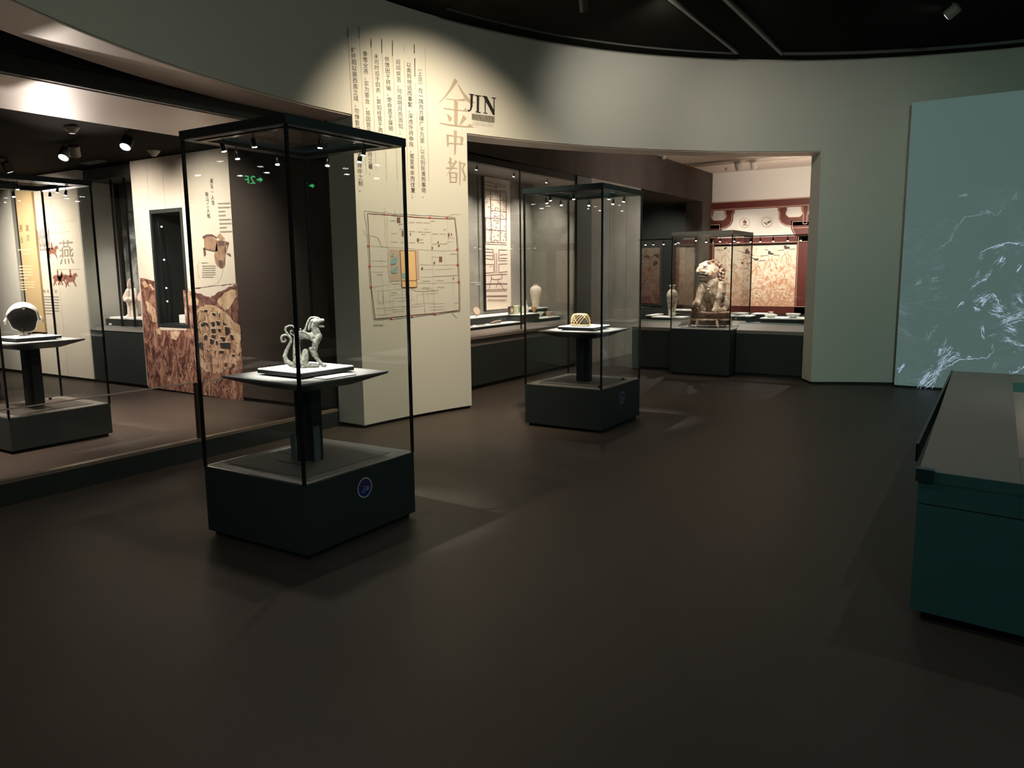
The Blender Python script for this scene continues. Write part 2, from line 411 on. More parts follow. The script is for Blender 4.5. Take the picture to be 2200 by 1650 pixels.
# ================================================================== THE SETTING
struct('floor', box(-22, 12, -14, 24, -.1, 0), 'floor')
def arc(mb, a0, a1, r0, r1, z0, z1, step=2.0):
    n = max(2, int(abs(a1 - a0) / step)); rings = []
    for i in range(n + 1):
        t = R(a0 + (a1 - a0) * i / n); c, s = math.cos(t), math.sin(t)
        rings.append([(RC[0] + r * c, RC[1] + r * s, z) for r, z in ((r0, z0), (r1, z0), (r1, z1), (r0, z1))])
    return mb.loft(rings)
HW, HO, WTH = 4.3, 3.14, .38
wr = MB()
arc(wr, 163.1, 176.5, RR, RR + WTH, .035, HW)              # lettered pier
arc(wr, 119.9, 163.1, RR, RR + WTH, HO, HW)                # over the right opening
arc(wr, 176.5, 222, RR, RR + .46, HO - .01, HW)            # over the left opening
arc(wr, -138, 119.9, RR, RR + WTH, .035, HW)
wall = struct('wall_rotunda', wr, 'wall')
b = MB(); arc(b, 163.2, 176.4, RR + .02, RR + WTH - .02, 0, .04); arc(b, -138, 119.8, RR + .02, RR + WTH - .02, 0, .04)
struct('baseboard_rotunda', b, 'black')
# warm painted undersides of the two openings
s_ = MB(); arc(s_, 119.9, 163.1, RR + .015, RR + WTH, HO - .012, HO + .002)
arc(s_, 176.5, 222, RR + .015, RR + .46, HO - .022, HO - .008)
struct('trim_1', s_, 'soffit')
# rotunda ceiling: black disc, ring and fields edged in thin metal
c_ = MB(); n = 72
c_.loft([[(RC[0] + (RR + .3) * math.cos(2 * math.pi * i / n), RC[1] + (RR + .3) * math.sin(2 * math.pi * i / n), z) for i in range(n)] for z in (4.3, 4.4)])
ceilr = struct('ceiling_rotunda', c_, 'ceil')
e_ = MB(); RB = 6.33
def chord(x): return math.sqrt(RB * RB - (x - RC[0]) ** 2)
def rim(x0, x1):
    pts = [(x, RC[1] + chord(x)) for x in [x0 + (x1 - x0) * i / 24 for i in range(25)]]
    e_.loft([[(x, y, 4.27), (x, y - .03, 4.27), (x, y - .03, 4.30), (x, y, 4.30)] for x, y in pts])
rim(-5.0, -3.0); rim(-2.54, 4.5)
for x in (-3.0, -2.54):
    e_.box(x - .02, x + .02, 0, RC[1] + chord(x), 4.27, 4.3)
e_.build('edge_strip', 'edge', ceilr)
box(-2.53, -2.5, -1, 9.9, 4.275, 4.3).build('joint_strip', 'black', ceilr)
fld = MB(); pts = [(x, RC[1] + chord(x) - .05) for x in [-4.95 + 1.9 * i / 12 for i in range(13)]]
fld.loft([[(x, y, 4.285), (x, 1.0, 4.285), (x, 1.0, 4.30), (x, y, 4.3)] for x, y in pts]).build('ceiling_field', mat('dark_olive_field', (.009, .009, .006), .9, spec=.05), ceilr)

# ---- left hall: ceiling, beams, wall of panels at y = 6.25
WY = 6.25
struct('ceiling_left_hall', box(-15, -7.15, .2, 9.4, 3.13, 3.2), 'ceil_l')
struct('ceiling_passage', box(-7.15, -5.97, 6.15, 9.4, 3.12, 3.2), 'ceil_l')
bm_ = struct('trim_2', box(-7.15, -5.96, -1.5, 6.15, 2.99, 3.24), 'soffit')
struct('trim_3', box(-5.96, -5.90, -1.5, 6.1, 2.995, 3.12), 'dgrey')
struct('trim_4', box(-5.965, -5.80, -1.5, 6.1, 3.12, 3.30), 'black')
strip = box(-11.0, -7.2, 3.0, 3.04, 3.12, 3.13).build('trim_5', 'edge'); strip['kind'] = 'structure'

# west part: cream panels
wl = struct('wall_left_hall', box(-14.6, -13.42, WY, WY + .3, .05, 3.12), 'cream2')
box(-13.22, -12.2, WY, WY + .3, .05, 3.12).build('panel', 'cream', wl)
box(-12.196, -11.48, WY, WY + .3, .05, 3.12).build('panel', 'cream', wl)
box(-13.42, -13.22, WY + .05, WY + .3, .05, 3.12).build('slot', 'black', wl)
struct('baseboard_left_hall', box(-14.6, -11.48, WY + .02, WY + .28, 0, .05), 'black')
struct('wall_far_left', box(-15.2, -15, -2, 6.6, 0, 3.12), 'cream2')
# gold banner
gb = box(-13.20, -12.70, WY - .032, WY - .002, .72, 3.04).build('banner', 'gold'); tag(gb, 'tall gold banner board on the cream wall left of the large grey characters', 'banner')
SW = on_y(WY - .004); SB = on_y(WY - .034)
mb = MB()
for i, ch in enumerate('冀京'): put_glyph(mb, ch, SB, ((54 + i * 1.5, 482 + 21 * i), (62 + i * 1.5, 482 + 21 * i), (63 + i * 1.5, 498 + 21 * i), (55 + i * 1.5, 498 + 21 * i)))
for i, ch in enumerate('燕台'): put_glyph(mb, ch, SB, ((40.5 + i * 1.5, 482 + 24 * i), (48 + i * 1.5, 482 + 24 * i), (49 + i * 1.5, 499 + 24 * i), (41.5 + i * 1.5, 499 + 24 * i)))
mb.build('gilt_lettering', mat('dark_gilt', (.16, .11, .05), .6), gb, kind='stuff')
ln = [[(38, 537 + i * 0), (66, 536)] for i in range(1)] + [[(50, 546), (62, 545)]] + [[(40 + .6 * i, 572 + 6.5 * i), (70 - (10 if i == 4 else 0), 571.5 + 6.5 * i)] for i in range(5)] + [[(42 + .5 * i, 606 + 5.5 * i), (74 - (16 if i == 3 else 0), 605.5 + 5.5 * i)] for i in range(4)]
strokes(SB, ln, 2.2, 'text_lines', mat('pale_gold_print', (.80, .66, .42), .6), gb)
# large grey characters and riders on the cream panels
mb = MB()
put_glyph(mb, '幽', SW, ((76, 486), (106, 483), (110, 543), (84, 546)))
put_glyph(mb, '燕', SW, ((124, 514), (157, 512), (160, 568), (127, 571)))
mb.build('large_lettering', mat('grey_brown_print', (.30, .25, .20), .8), wl)
def horse(x, y, s, flip=1):
    """outline of a walking horse with rider, crop units -> pixels"""
    H = [(0, 20), (8, 8), (26, 4), (44, 8), (58, 12), (66, -2), (78, -14), (92, -12), (96, -2), (100, 16), (94, 18), (88, 6), (84, 14), (80, 34), (74, 52), (84, 74), (92, 96), (86, 98), (76, 78), (64, 60), (40, 58), (26, 62), (22, 78), (36, 96), (28, 98), (14, 76), (12, 90), (8, 104), (2, 104), (6, 76), (10, 56), (4, 40), (0, 30), (-6, 34), (-8, 28)]
    Rr = [(34, 8), (36, -20), (32, -30), (40, -48), (46, -30), (44, -16), (54, 4), (52, 20), (44, 22)]
    return [[(x + a * s * flip, y + b_ * s) for a, b_ in q] for q in (H, Rr)]
hp = horse(101, 531, .24) + horse(114, 590, .23) + horse(124, 592, .20) + horse(140, 590, .26)
polys(SW, hp, 'printed_riders', 'horse', wl)
strokes(SW, [[(75, 490), (76, 545)], [(88, 482), (160, 474)], [(100, 501), (150, 497)], [(146, 473), (164, 471)], [(120, 579), (172, 578)], [(70, 415), (76, 500)], [(90, 430), (158, 421)]], .6, 'fine_lines', 'pale', wl)
strokes(SW, [[(93 + (i % 2), 637 + 6 * i), (126 - (14 if i == 6 else 0) + (i % 2), 638 + 6 * i)] for i in range(7)], 1.6, 'text_lines', 'line', wl)
mb = MB()
for i, ch in enumerate('南北文化'): put_glyph(mb, ch, SW, ((91 + 8.5 * i, 622), (97 + 8.5 * i, 622), (97.5 + 8.5 * i, 629), (91.5 + 8.5 * i, 629)))
mb.build('small_heading', 'line', wl)

# niche display between cream wall and mural panel (built-in showcase)
nc = struct('wall_niche', box(-11.478, -11.462, WY + .004, WY + .54, .05, 3.12), 'cream2')
box(-11.46, -10.11, WY + .60, WY + .66, .84, 3.12).build('back_panel', 'dgrey', nc)
box(-11.46, -11.41, WY + .54, WY + .60, .86, 2.95).build('black_post', 'seam', nc)
box(-10.80, -10.785, WY + .10, WY + .13, .86, 2.95).build('black_post', 'seam', nc)
box(-10.47, -10.455, WY + .10, WY + .13, .86, 2.95).build('black_post', 'seam', nc)
box(-11.46, -10.1, WY + .1, WY + .60, 2.96, 3.12).build('niche_soffit', 'dgrey', nc)
box(-11.38, -10.12, WY + .585, WY + .598, 1.0, 2.55).build('printed_backdrop', 'trees', nc)
nb = thing('showcase_base', 'low dark grey showcase base between cream wall and brown hillside mural', 'showcase', (-10.8, WY, 0))
box(-11.46, -10.10, WY + .01, WY + .58, .05, .80).build('base', 'plinth_g', nb)
box(-11.48, -10.10, WY + .04, WY + .58, 0, .05).build('kick', 'black', nb)
MB().loft([[(-11.48, WY, .80), (-10.10, WY, .80), (-10.10, WY + .25, .80), (-11.48, WY + .25, .80)], [(-11.48, WY + .10, .86), (-10.10, WY + .10, .86), (-10.10, WY + .58, .86), (-11.48, WY + .58, .86)]]).build('sloped_lip', 'deck2', nb)
box(-11.30, -10.12, WY + .16, WY + .57, .86, .96, ).build('riser', 'plinth_g', nb)
box(-11.22, -10.12, WY + .18, WY + .56, .96, .985).build('mount_board', 'white', nb)
box(-11.46, -10.12, WY + .03, WY + .042, .85, 3.0).build('glass_pane', 'glass', nb)
box(-11.2, -11.14, WY + .15, WY + .16, .870, .89).build('label_plate', 'white', nb)

# mural panel with hillside print
mp = struct('wall_mural', box(-10.10, -9.73, WY, WY + .9, .05, 3.125), 'cream')
box(-9.02, -8.045, WY, WY + .9, .05, 3.125).build('panel', 'cream', mp)
box(-9.727, -9.38, WY, WY + .9, 2.46, 3.125).build('panel', 'cream', mp); box(-9.376, -9.023, WY, WY + .9, 2.46, 3.125).build('panel', 'cream', mp)
box(-9.727, -9.023, WY, WY + .9, .05, .90).build('panel', 'cream', mp)
struct('baseboard_mural', box(-10.10, -6.46, WY + .02, WY + .5, 0, .05), 'black')
struct('wall_brown', box(-8.045, -6.455, WY, WY + .9, .05, 3.13), 'brown')
SP = on_y(WY - .003); SP2 = on_y(WY - .005); SP3 = on_y(WY - .007)
# mountain print: body split round the window
K = lambda p: crop(p, 6.1115, 280, 600)
# body sections: left of window, below window, right of window
bodyL = K([(125, -20), (165, -12), (250, 0), (318, 25), (345, 120), (385, 640), (405, 668), (742, 668), (722, 545), (690, 140), (760, 150), (860, 175), (960, 210), (1050, 240), (1130, 185), (1260, 125), (1385, 60), (1402, 50), (1440, 700), (1470, 1100), (1480, 1560), (1500, 1600), (1200, 1560), (830, 1495), (235, 1415), (180, 800), (150, 300)])
cut = K([(125, -20), (165, -12), (250, 0), (318, 25)])
rb = rough(bodyL[:3], 1.2, 4, 2) + bodyL[3:9] + rough(bodyL[9:17], 1.6, 4, 3)[:-1] + bodyL[17:]
polys(SP, [rb], 'printed_hillside', 'mount', mp)
polys(SP2, [rough(K([(850, 430), (910, 370), (990, 335), (1100, 345), (1200, 400), (1300, 480), (1370, 560), (1440, 610), (1450, 760), (1460, 960), (1400, 1130), (1260, 1170), (1180, 1240), (1050, 1230), (950, 1160), (890, 1060), (870, 800)]), 1.5, 5, 4)], 'printed_cliff', 'mount2', mp)
polys(SP3, [rough(K(q_), 1.6, 5, k_) for k_, q_ in enumerate([[(850, 430), (910, 370), (990, 335), (1100, 345), (1200, 400), (1300, 480), (1370, 560), (1440, 610), (1450, 760), (1440, 960), (1395, 980), (1370, 800), (1290, 620), (1180, 480), (1080, 410), (980, 385), (900, 420), (855, 470)],
            [(1140, 290), (1220, 190), (1330, 130), (1385, 150), (1395, 230), (1350, 300), (1320, 350), (1260, 410), (1180, 360)],
            [(730, 175), (790, 210), (900, 280), (890, 340), (830, 360), (760, 340), (730, 320)],
            [(200, 280), (260, 320), (330, 400), (345, 560), (290, 560), (270, 450), (215, 400)], [(150, 40), (190, 20), (235, 100), (180, 110)], [(235, 70), (270, 60), (320, 130), (290, 150)],
            [(520, 690), (600, 670), (660, 690), (600, 800), (540, 780)], [(330, 660), (390, 640), (400, 730), (350, 720)], [(880, 930), (930, 1100), (1040, 1210), (1000, 1215), (900, 1120)]])], 'printed_sand', 'sand', mp)
polys(SP3, [rough(K(q_), 1.5, 4, 40 + k_) for k_, q_ in enumerate([[(1050, 240), (1130, 185), (1260, 125), (1385, 60), (1395, 110), (1280, 150), (1180, 200), (1120, 280)], [(1340, 380), (1395, 300), (1410, 400), (1425, 590), (1380, 560)], [(850, 175), (960, 215), (1060, 260), (1140, 310), (1080, 330), (960, 300), (880, 250)]])], 'printed_ridge', 'ridge', mp)
rn = random.Random(21); sh_, li_ = [], []
for i_ in range(420):      # brush strokes of scrub on the print
    x = rn.uniform(150, 1440); y = rn.uniform(300, 1480)
    if 330 < x < 760 and y < 690: continue
    if x < 860 and y > 1380 + (x - 230) * .13: continue
    if x < 240 + (y - 640) * 0 and x < 130 + y * .068: continue
    L_ = rn.uniform(14, 60); w_ = rn.uniform(3, 10); a_ = rn.uniform(.9, 1.9)
    q_ = K([(x, y), (x + w_, y + 3), (x + w_ * .6 + L_ * math.cos(a_), y + L_ * math.sin(a_)), (x - w_ * .5 + L_ * .9 * math.cos(a_), y + L_ * .9 * math.sin(a_))])
    (sh_ if rn.random() < .6 else li_).append(rough(q_, .35, 2, i_))
polys(on_y(WY - .008), sh_, 'printed_scrub', mat('printed_dark_scrub', (.075, .032, .024), .9), mp, kind='stuff')
polys(on_y(WY - .008), li_, 'printed_scrub', mat('printed_pale_scrub', (.46, .31, .22), .9), mp, kind='stuff')
cv = [[(920, 590), (970, 560), (1020, 580), (1020, 630), (985, 600), (930, 625)], [(1065, 560), (1105, 560), (1105, 610), (1070, 620)], [(1120, 545), (1170, 555), (1178, 600), (1135, 605)], [(1240, 620), (1290, 630), (1305, 715), (1250, 730)],
      [(850, 640), (888, 640), (890, 685), (855, 690)], [(1060, 650), (1120, 650), (1115, 710), (1070, 700)], [(1150, 650), (1190, 650), (1185, 690), (1155, 690)], [(965, 745), (1005, 725), (1010, 800), (970, 800)], [(1065, 730), (1105, 730), (1105, 775), (1070, 775)],
      [(1040, 780), (1085, 790), (1085, 850), (1050, 850)], [(1175, 760), (1240, 760), (1245, 800), (1220, 820)], [(880, 850), (920, 822), (955, 840), (960, 930), (930, 925), (890, 890)], [(1175, 835), (1310, 830), (1310, 915), (1190, 905)], [(1310, 720), (1345, 735), (1362, 795), (1320, 790)],
      [(1165, 935), (1225, 935), (1220, 970), (1170, 970)], [(1335, 985), (1365, 985), (1370, 1020), (1340, 1020)], [(1340, 1100), (1360, 1105), (1365, 1150), (1345, 1150)], [(1240, 1090), (1258, 1090), (1258, 1150), (1242, 1140)], [(960, 410), (1010, 400), (1010, 425), (970, 430)], [(1070, 440), (1120, 450), (1115, 480), (1080, 470)], [(1000, 910), (1025, 930), (1010, 960)], [(860, 700), (885, 700), (885, 745), (862, 745)], [(1120, 810), (1145, 810), (1145, 860), (1125, 860)], [(1210, 560), (1250, 580), (1255, 610), (1215, 590)]]
polys(on_y(WY - .010), [rough(K(c), .7, 3, 90 + k_) for k_, c in enumerate(cv)], 'printed_caves', 'cave', mp)
polys(on_y(WY - .0095), [rough(K([(c[0][0] - 12, c[0][1] - 12), (c[1][0] + 14, c[1][1] - 12), (c[1][0] + 6, c[1][1] + 14), (c[0][0] - 4, c[0][1] + 12)]), .6, 3, k_) for k_, c in enumerate(cv)], 'printed_ledges', mat('printed_pale_ledge', (.66, .50, .36), .9), mp)
# carriage drawing and captions
Q = lambda p: crop(p, 5.894, 400, 340)
polys(SP2, [Q([(225, 1010), (320, 985), (390, 1040), (400, 1180), (300, 1175), (230, 1150)]), Q([(390, 1040), (490, 1040), (500, 1180), (490, 1290), (490, 1350), (470, 1385), (430, 1395), (395, 1370), (370, 1330), (355, 1240)]), Q([(385, 1000), (425, 948), (490, 1022), (430, 1040)]), Q([(490, 1050), (535, 1060), (530, 1110), (505, 1190), (490, 1190)])], 'printed_carriage', 'cart', mp)
polys(SP3, [Q([(205, 990), (260, 962), (330, 962), (385, 1000), (380, 1020), (320, 985), (260, 990), (212, 1020)]), Q([(395, 1050), (485, 1045), (480, 1110), (410, 1110)]), Q([(495, 1055), (538, 1065), (530, 1105), (498, 1095)]), Q([(215, 1135), (235, 1130), (245, 1215), (225, 1245)]), Q([(500, 1200), (550, 1205), (565, 1245), (545, 1240)]), Q([(412, 1290), (450, 1290), (475, 1340), (450, 1392), (425, 1380), (408, 1340)]), Q([(225, 1140), (355, 1170), (355, 1185), (225, 1155)])], 'carriage_outline', 'cart2', mp)
column('乘车一人驾', (Q([(318, 255)])[0]), (Q([(340, 600)])[0]), 7, SP2, 'small_heading', 'ink', mp)
column('鞍马二人骑', (Q([(258, 425)])[0]), (Q([(285, 765)])[0]), 7, SP2, 'small_heading', 'ink', mp)
strokes(SP2, [Q([(200, 1365 + 28 * i), (370 - (30 if i == 5 else 0), 1362 + 28 * i)]) for i in range(6)] + [Q([(190, 1325), (270, 1322)])], 1.7, 'text_lines', 'line', mp)
strokes(SP2, [Q([(400 + 4 * i, 575 + 51 * i), (400 + 4 * i + (150 if i not in (2, 3, 6) else 85), 570 + 51 * i)]) for i in range(8)], 3.2, 'text_lines', 'line', mp)
circ = [(300 + 160 * math.cos(t * .105), 1400 + 215 * math.sin(t * .105)) for t in range(-3, 36)]
strokes(SP2, [Q(circ)], .5, 'fine_lines', 'pale', mp)
# recessed showcase window in the mural panel
wd = struct('window_1', MB().box(-9.727, -9.69, WY - .01, WY + .5, .90, 2.46).box(-9.06, -9.023, WY - .01, WY + .5, .90, 2.46).box(-9.69, -9.06, WY - .01, WY + .5, 2.41, 2.46).box(-9.69, -9.06, WY - .01, WY + .5, .90, .94), 'plinth_g')
box(-9.69, -9.06, WY + .5, WY + .52, .94, 2.41).build('back_panel', 'dgrey', wd)
box(-9.69, -9.06, WY + .02, WY + .03, .94, 2.41).build('pane', 'glass', wd)
box(-9.40, -9.06, WY + .1, WY + .46, .95, 1.06).build('step', 'white', wd)
box(-9.30, -9.06, WY + .15, WY + .46, 1.06, 1.20).build('step', 'white', wd)
MB().tube([(-9.63, WY + .05, 2.3), (-9.60, WY + .06, 1.6), (-9.60, WY + .06, 1.05)], .008).build('light_rod', 'seam', wd)
for z in (2.24, 1.80, 1.42, 1.24):
    MB().lathe([(.001, -.01), (.014, 0), (.001, .012)], (-9.595, WY + .07, z), 10).build('rod_light', 'lens_s', wd)
spot((-9.58, WY + .10, 2.3), (-9.2, WY + .35, 1.3), 14, 80, .8, WHITE, .01)
def ring_disc(z):
    o = thing('jade_ring', 'white ring ornament, %s of the pair in the tall dark wall window' % ('upper' if z > 1.7 else 'lower'), 'ornament', (-9.16, WY + .3, z - .1), 'ring ornaments in the wall window')
    prof = [(.05, -.012), (.095, -.012), (.10, 0), (.095, .012), (.05, .012), (.045, 0), (.05, -.012)]
    mtx = Matrix.Rotation(R(90), 3, 'X')
    mb = MB(); seg = 28; rings = []
    for i in range(seg + 1):
        t = 2 * math.pi * i / seg
        rings.append([(-9.16 + r * math.cos(t), WY + .3 + q, z + 1.15 * r * math.sin(t)) for r, q in prof[:-1]])
    mb.loft(rings, cap=False).build('ring', 'white', o, smooth=True)
    MB().box(-9.175, -9.145, WY + .32, WY + .46, z - .17, z - .15).build('support', 'edge', o)
ring_disc(1.86); ring_disc(1.56)
column_ = MB().lathe([(.03, 0), (.035, .02), (.03, .04), (.03, 1.0), (.02, 1.02)], (-9.13, WY + .40, 1.20), 12).build('display_post', 'white', smooth=True)
tag(column_, 'pale upright post behind the two ring ornaments', 'post')

# passage wall beyond the brown wall
pw = struct('wall_passage', box(-11, -6.9, 9.0, 9.1, .55, 3.18), 'grey')
box(-11, -6.9, 8.6, 9.1, 0, .55).build('ledge', 'dgrey', pw)
struct('wall_passage_right', box(-6.95, -6.85, 7.9, 9.1, 0, 3.2), 'dgrey')

# ---- balustrade
bl = thing('balustrade', 'low glass balustrade on a dark kerb across the left opening', 'balustrade', (-5.82, 4, 0))
box(-5.86, -5.80, -1.5, 5.70, 0, .155).build('kerb', 'plinth_g', bl)
box(-5.86, -5.80, -1.5, 5.70, .158, .185).build('channel', mat('brushed_channel', (.30, .24, .19), .35, metal=.6), bl)
for y0, y1 in ((-1.5, 1.9), (1.91, 4.045), (4.09, 5.69)):
    box(-5.836, -5.824, y0, y1, .18, .672).build('glass_pane', 'glass', bl)
box(-5.84, -5.82, -1.5, 4.42, .672, .680).build('top_edge', mat('warm_edge', (.40, .31, .24), .4), bl)
box(-5.86, -5.80, 4.045, 4.09, .15, .672).build('post', mat('brown_post', (.07, .045, .035), .5), bl)

# ================================================================== GLASS SHOWCASES
def mini_spot(mb_body, par, x, y, z, tilt=(0, 0)):
    """small hanging spotlight: body plus lit lens"""
    d = Vector((tilt[0], tilt[1], -1)).normalized(); q = d.to_track_quat('-Z', 'Y').to_matrix()
    o = MB(); o.lathe([(.003, 0), (.003, .03)], (x, y, z - .03), 6)
    o.lathe([(.006, .024), (.012, .02), (.014, -.02), (.013, -.024)], (x, y, z - .05), 10, q)
    s = o.build('spotlight', 'seam', par, smooth=True)
    MB().lathe([(.0125, -.0285), (.0125, -.025)], (x, y, z - .05), 10, q).build('lens', 'lens', s)
def showcase(name, label, x0, x1, y0, y1, zb, zt, spots, sticker=None, deck_slots=True, frame_h=.05, frame='frame', base='plinth', opentop=True, group=None, pucks=()):
    t = thing(name, label, 'showcase', ((x0 + x1) / 2, (y0 + y1) / 2, 0), group)
    g = .012
    box(x0, x1, y0, y1, .03, zb).build('base', base, t, bevel=.003)
    box(x0 + .03, x1 - .03, y0 + .03, y1 - .03, 0, .03).build('kick', 'black', t)
    box(x0 + .012, x1 - .012, y0 + .012, y1 - .012, zb, zb + .004).build('deck', 'deck', t)
    box(x0 + .11, x1 - .11, y0 + .11, y1 - .11, zb + .004, zb + .008).build('deck_inset', 'deck2', t)
    if deck_slots:
        cx, cy = (x0 + x1) / 2, (y0 + y1) / 2
        MB().box(cx - .32, cx - .14, cy - .01, cy - .004, zb + .008, zb + .010).box(cx - .13, cx + .13, cy - .17, cy - .165, zb + .008, zb + .010).build('deck_joint', 'seam', t, kind='stuff')
    for a in ((x0, x1, y0, y0 + g), (x0, x1, y1 - g, y1), (x0, x0 + g, y0 + g, y1 - g), (x1 - g, x1, y0 + g, y1 - g)):
        box(*a, zb + .004, zt).build('glass_pane', 'glass', t)
    e = .006
    for cx, cy in ((x0, y0), (x1, y0), (x1, y1), (x0, y1)):
        sx = e if cx == x0 else -e; sy = e if cy == y0 else -e
        box(min(cx - sx * .3, cx + sx * 2.4), max(cx - sx * .3, cx + sx * 2.4), min(cy - sy * .3, cy + sy * 2.4), max(cy - sy * .3, cy + sy * 2.4), zb, zt).build('corner_seal', 'seam', t)
    o = .006; f = .045
    fr = MB()
    fr.box(x0 - o, x1 + o, y0 - o, y0 + f, zt, zt + frame_h).box(x0 - o, x1 + o, y1 - f, y1 + o, zt, zt + frame_h)
    fr.box(x0 - o, x0 + f, y0 + f, y1 - f, zt, zt + frame_h).box(x1 - f, x1 + o, y0 + f, y1 - f, zt, zt + frame_h)
    fro = fr.build('top_frame', frame, t)
    if opentop:
        box(x0 + f, x1 - f, y0 + f, y1 - f, zt + frame_h - .012, zt + frame_h - .004).build('glass_lid', 'glass', t)
        ins = MB(); a, b_ = .065, .055
        for q in ((x0 + a, x1 - a, y0 + a, y0 + a + .035), (x0 + a, x1 - a, y1 - a - .035, y1 - a), (x0 + a, x0 + a + .035, y0 + a + .035, y1 - a - .035), (x1 - a - .035, x1 - a, y0 + a + .035, y1 - a - .035)):
            ins.box(*q, zt - .004, zt + .02)
        ins.build('inner_track', 'seam', t)
    else:
        box(x0 + f, x1 - f, y0 + f, y1 - f, zt + .01, zt + frame_h).build('lid', frame, t)
    cx, cy = (x0 + x1) / 2, (y0 + y1) / 2
    for sx, sy in spots:
        mini_spot(None, t, sx, sy, zt, ((cx - sx) * .55, (cy - sy) * .55))
    if sticker:
        sy, sz, r = sticker
        M1 = Matrix.Rotation(R(90), 3, 'Y')
        sk = MB().lathe([(r, .0005), (r, .002)], (x1, sy, sz), 36, M1).build('round_sticker', mat('sticker_violet', (.045, .028, .10), .35), t)
        rings = []
        for i in range(37):
            a = 2 * math.pi * i / 36
            rings.append([(x1 + .003, sy + q * math.cos(a), sz + q * math.sin(a)) for q in (r * .90, r)])
        MB().loft(rings, cap=False, closed=False).build('sticker_rim', mat('sticker_rim_white', (.62, .62, .72), .4), sk)
        hb = MB()
        for i in range(12):
            a0 = math.pi + math.pi * i / 12
            hb.v += [(x1 + .0028, sy + .88 * r * math.cos(a0), sz + .88 * r * math.sin(a0))]
        hb.v += [(x1 + .0028, sy + .88 * r, sz)]
        hb.f.append(tuple(range(13))); hb.build('sticker_ground', mat('sticker_blue', (.02, .03, .16), .4), sk)
        lt = MB(); s_ = on_x(x1 + .0035)
        def yz(y, z): return (x1 + .0035, sy + y * r, sz + z * r)
        for (a, b1, c, d) in ((-.45, -.42, -.15, -.30), (-.28, -.15, .05, -.05), (-.10, -.38, .0, -.05), (.12, -.35, .32, -.05), (.36, -.28, .55, -.0), (.15, .02, .40, .10), (-.2, .10, .0, .2)):
            n = len(lt.v); lt.v += [yz(a, b1), yz(c, b1 - .02), yz(c, d), yz(a, d)]; lt.f.append((n, n + 1, n + 2, n + 3))
        lt.build('sticker_marks', mat('sticker_pale_blue', (.25, .28, .48), .4), sk)
    return t
def ring_spots(x0, x1, y0, y1, fr_=((.25, 0), (.62, 0), (1, .3), (1, .75), (.7, 1), (.3, 1), (0, .7), (0, .3))):
    a = .083
    return [(x0 + a + (x1 - x0 - 2 * a) * u, y0 + a + (y1 - y0 - 2 * a) * v) for u, v in fr_]

XA = (-4.05, -3.17, 2.83, 3.77); XB = (-4.11, -3.23, 6.70, 7.65); XC = (-8.36, -7.45, 3.26, 4.2); XL = (-4.24, -3.32, 11.2, 12.25)
showcase('tall_showcase', 'tall glass showcase with dark base holding the pale winged beast statue', *XA, .435, 2.366, ring_spots(*XA), sticker=(3.30, .312, .062), group='tall freestanding glass showcases')
showcase('tall_showcase', 'tall glass showcase with dark base holding the golden openwork cap', *XB, .435, 2.366, ring_spots(*XB), sticker=(7.183, .294, .062), group='tall freestanding glass showcases')
showcase('tall_showcase', 'tall glass showcase behind the balustrade holding the broken helmet', *XC, .33, 2.45, ring_spots(*XC), group='tall freestanding glass showcases')
showcase('lion_showcase', 'glass showcase with pale lid and dark base holding the carved lion', *XL, .704, 2.10, ring_spots(*XL, ((.2, .9), (.5, .9), (.8, .9), (.3, .1))), deck_slots=False, frame_h=.055, frame=mat('pale_lid', (.30, .29, .25), .5), base='plinth_g', opentop=False)
for (x0, x1, y0, y1), zt in ((XA, 2.36), (XB, 2.36), (XC, 2.44)):
    cx, cy = (x0 + x1) / 2, (y0 + y1) / 2
    spot((x0 + .12, y0 + .12, zt - .09), (cx, cy, 1.05), 270, 36, .6, WHITE, .012)
    spot((x1 - .12, y0 + .12, zt - .09), (cx, cy, 1.05), 270, 36, .6, WHITE, .012)
    spot((cx, y1 - .1, zt - .09), (cx, cy, 1.0), 30, 64, .8, WHITE, .012)
spot((-3.95, 11.4, 2.05), (-3.8, 11.75, .9), 48, 75, .5, (1, .93, .84), .02)
spot((-3.4, 11.4, 2.05), (-3.75, 11.75, .9), 36, 75, .5, (1, .93, .84), .02)
spot((-3.8, 12.1, 2.05), (-3.8, 11.75, .9), 26, 75, .5, (1, .93, .84), .02)

